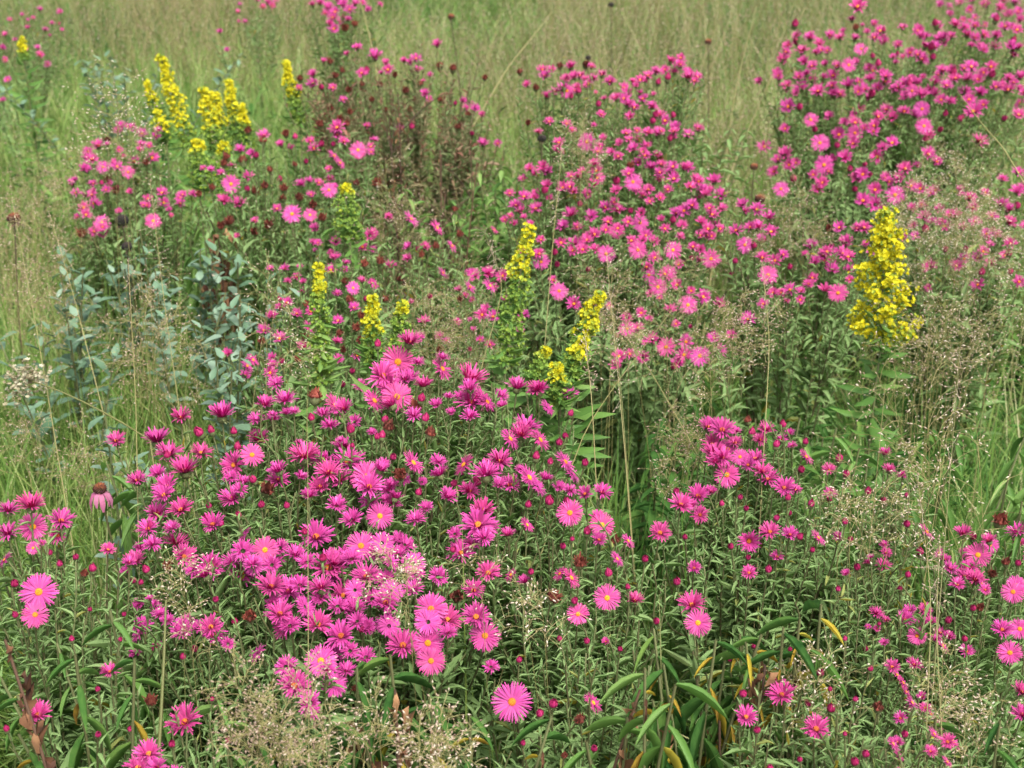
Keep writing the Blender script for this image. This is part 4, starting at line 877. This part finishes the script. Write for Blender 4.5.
leafy('green leafy plant in the left grass near the coneflower', (150, 470), 2.05, 419, 4, width=.12, leaf=(.06, .10), mat=M_GOLDLEAF)
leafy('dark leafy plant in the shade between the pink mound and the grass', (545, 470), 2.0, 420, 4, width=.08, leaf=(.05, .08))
leafy('low leafy plant in the bottom right corner with dulled yellow leaves', (1000, 720), 1.45, 421, 3, yellow=.3, dead=.1, width=.06, leaf=(.05, .08))

BL = 'blue-green wild indigo plants'
for lab, top, d, s, n, wd in (
        ('pale blue-green plant with upright oval leaves at the left', (60, 265), 2.9, 430, 5, .07),
        ('low dull blue-green plant below the pale upright one', (40, 315), 2.75, 431, 4, .12),
        ('blue-green plant behind the tan seeding grass', (155, 270), 2.95, 432, 5, .12),
        ('small blue-green plant right under the black round seed head', (140, 232), 3.15, 433, 5, .06),
        ('wide blue-green plant left of the low aster', (240, 290), 2.65, 434, 6, .11),
        ('blue-green plant with drooping leaves low beside the edge-on pink flower', (215, 345), 2.4, 435, 3, .06),
        ('small blue-green sprig beside the withered brown leaves', (205, 238), 3.05, 436, 4, .05),
        ('far blue-green plant behind the bright white seeds', (110, 50), 5.2, 437, 8, .22),
        ('blue-green leaves low in the left grass near the dried cream flower', (105, 415), 2.15, 438, 2, .05)):
    leafy(lab, top, d, s, n, leaf=(.030, .052), ratio=.50, mat=M_BLUE, tpl=OBOV, width=wd, gap=.015, name='indigo_plant', cat='plant', group=BL, droop=.55, zlow=.6)

# ------------------------------------------------------------------ withered plants
def withered(label, top, d, seed, n, leaf, gap, width, droop=-.6, lean=0.0, zlow=.3, branchy=0):
    r = np.random.default_rng(seed); T = P(*top, d); g = np.array([T[0] + lean, T[1] + .03, 0]); root = thing('withered_plant', g, label, 'withered plant', 'withered brown plants')
    acc = []
    for k in range(n):
        off = r.normal(0, width, 2) * (k > 0); t = T + np.array([off[0], off[1] * .6, -r.uniform(0, .12) * (k > 0)])
        path = bez(g, np.array([g[0] * .6 + t[0] * .4, g[1], t[2] * .55]), t, 10); sm = MB(); sm.tube(path, np.linspace(.0052 if d < 2 else .0034, .0014, 10), 6, r.uniform(.3, .9))
        for q in range(branchy):
            s0 = path[r.integers(4, 9)]; e = s0 + np.array([r.normal(0, .07), r.normal(0, .05), r.uniform(.03, .12)]); sm.tube(bez(s0, (s0 + e) / 2 + UP * .02, e, 5), np.linspace(.0018, .0007, 5), 4, r.uniform(.2, .8))
        part('stem', sm.mesh('stem', [M_BROWN], origin=g), root)
        H = np.linalg.norm(t - g); m = int(H * (1 - zlow) / gap); ts = zlow + (1 - zlow) * r.random(m)
        pos = np.stack([np.interp(ts, np.linspace(0, 1, 10), path[:, i]) for i in range(3)], -1); ph = r.uniform(0, 6.28, m)
        acc.append((pos, np.stack([np.cos(ph), np.sin(ph), droop + r.normal(0, .4, m)], -1), np.tile(UP, (m, 1)), r.uniform(*leaf, m) * .8, .45 + r.normal(0, .25, m)))
    fm = MB(); put_leaves(fm, acc, (CURL[0], CURL[2]), .26, r); part('dried_foliage', fm.mesh('dried_foliage', [M_DEADLEAF], origin=g), root)
    return root


withered('brown stem with curled dead leaves below the two big stacked pink flowers', (5, 640), 1.36, 501, 1, (.025, .05), .018, 0, -.7, lean=.09, zlow=.45)
withered('dark brown dry stem with shrivelled leaves among half faded asters', (398, 92), 3.65, 502, 2, (.014, .028), .022, .03, -.3, zlow=.45, branchy=7)
withered('clump of curled brown leaves beside the small blue-green sprig', (218, 232), 3.2, 503, 4, (.05, .09), .018, .05, -.5, zlow=.5)
withered('reddish brown dry twigs behind the fine seed grass', (440, 150), 3.4, 504, 2, (.012, .024), .04, .08, -.2, zlow=.4, branchy=6)
withered('thin dark stick with a few brown leaves low in the bottom centre', (640, 690), 1.46, 505, 1, (.03, .05), .05, 0, -.6, lean=-.16, zlow=.3)
withered('brown leaves curled at the feet of the yellow strap leaves', (765, 665), 1.5, 506, 2, (.04, .07), .025, .03, -.6, zlow=.4)
withered('brown dead leaves hanging in the shade below the mound', (395, 690), 1.42, 507, 2, (.03, .06), .02, .04, -.6, zlow=.5)

# ------------------------------------------------------------------ coneflower, seed heads, cream flower
def cone_tpl(seed, n=90):
    r = np.random.default_rng(seed); t = Tpl()
    for k in range(n):
        z = 1 - 1.75 * (k + .5) / n; q = math.sqrt(max(0, 1 - z * z)); a = k * 2.39996; e = np.array([q * math.cos(a), q * math.sin(a), z * .85]); F = frames(e[None], UP[None] + .01)[0]
        c = e * .8; s = .16; v = [c + F[:, 1] * s, c + F[:, 2] * s, c - F[:, 1] * s, c - F[:, 2] * s, e * r.uniform(1.0, 1.22) + UP * .12]
        t.add(v, [(0, 1, 4), (1, 2, 4), (2, 3, 4), (3, 0, 4)], float(np.clip(.25 + .5 * max(0, z) * r.uniform(.5, 1.4) + r.normal(0, .1), 0, 1)))
    return t.done()


CONE = cone_tpl(1)


def headed(label, at, d, diam, seed, mat, name='seed_head', cat='seed head', petals=0, group='dark seed heads'):
    r = np.random.default_rng(seed); C = P(*at, d); R = diam * .5 * d / FPX; g = np.array([C[0] + r.normal(0, .03), C[1] + .03, 0]); root = thing(name, g, label, cat, group)
    sm = MB(); sm.tube(bez(g, np.array([g[0], g[1], C[2] * .6]), C - UP * R * .6, 9), np.linspace(.003, .0016, 9), 5, .4 if petals else .15); part('stem', sm.mesh('stem', [M_STEM], origin=g), root)
    hm = MB(); hm.inst(CONE, np.eye(3)[None] * R, (C - g)[None]); part('cone', hm.mesh('cone', [mat]), root)
    if petals:
        pm = MB()
        for k in range(petals):
            a = 2 * math.pi * k / petals + r.uniform(-.2, .2); e = np.array([math.cos(a), math.sin(a), 0]); s = np.array([-e[1], e[0], 0]); L = R * r.uniform(2.0, 2.7)
            p0 = C - g - UP * R * .45 + e * R * .5; pts = np.array([p0, p0 + e * L * .28 - UP * L * .12, p0 + e * L * .45 - UP * L * .55, p0 + e * L * .42 - UP * L])
            pm.ribbons(pts[None], np.array([.2, .36, .38, .12]) * R, s[None], r.random(1), 0)
        part('petals', pm.mesh('petals', [M_CPETAL]), root)
    else:
        pm = MB(); n = 12; a = r.uniform(0, 6.28, n); e = np.stack([np.cos(a), np.sin(a), 0 * a], -1); pp = (C - g - UP * R * .6)[None] + e * R * .5
        pm.ribbons(np.stack([pp, pp + e * R * .5 - UP * R * .3], 1), np.array([.15, .04]) * R, np.stack([-e[:, 1], e[:, 0], 0 * a], -1), r.random(n), 0); part('bracts', pm.mesh('bracts', [M_BROWN]), root)
    return root


headed('coneflower with drooping pale pink petals round a dark red cone', (100, 489), 2.05, 14, 601, M_CONE, 'coneflower', 'coneflower', 11, group='coneflowers')
headed('round jet black seed head above a small blue-green plant', (122, 221), 3.2, 14, 602, M_BLACK)
headed('smaller black seed head half hidden among the blue-green leaves', (127, 247), 3.15, 11, 603, M_BLACK)
headed('rusty brown cone seed head at the left edge in tan grass', (14, 219), 3.0, 14, 604, M_CONE)
headed('dark brown cone seed head between the small aster and the broad aster', (760, 199), 3.2, 11, 605, M_CONE)
headed('small brown cone seed head just above the dark brown one', (754, 167), 3.4, 8, 606, M_CONE)
headed('tiny dark seed head low behind the left shoulder of the crowded aster', (542, 139), 3.3, 9, 607, M_BLACK)
headed('tiny black seed head far off in the grass above the crowded aster', (588, 58), 5.0, 6, 608, M_BLACK)
headed('tiny black seed head at the top edge of the far grass', (611, 5), 6.0, 6, 609, M_BLACK)
headed('little rusty seed head floating in the far grass before the dry stem', (451, 17), 5.0, 7, 610, M_CONE)
headed('little rusty seed head right of the far grass centre', (708, 42), 5.0, 7, 611, M_CONE)

# cream dried flower head on a leaning stem
r = np.random.default_rng(77); C = P(28, 380, 2.2); g = np.array([P(170, 460, 2.05)[0], P(170, 460, 2.05)[1], 0]); root = thing('dried_flower', g, 'cream dried flower cluster on a long leaning stem at the left edge', 'dried flower')
sm = MB(); q = P(150, 440, 2.05); sm.tube(np.concatenate([bez(g, (g + q) / 2 + UP * .1, q, 6)[:-1], bez(q, P(80, 395, 2.12), C, 7)]), np.linspace(.0020, .0010, 12), 5, .3); part('stem', sm.mesh('stem', [M_STRAW], origin=g), root)
hm = MB(); n = 220; pos = C + r.normal(0, 1, (n, 3)) * np.array([.017, .015, .014]); F = frames(nrm(UP + r.normal(0, .5, (n, 3))), r.normal(0, 1, (n, 3))); F = np.stack([F[..., 1], F[..., 2], F[..., 0]], -1)
hm.inst(FLORET[0], F * (.0046 * r.uniform(.6, 1.2, n))[:, None, None], pos, r.normal(.5, .25, n)); part('umbel', hm.mesh('umbel', [M_CREAM], origin=g), root)
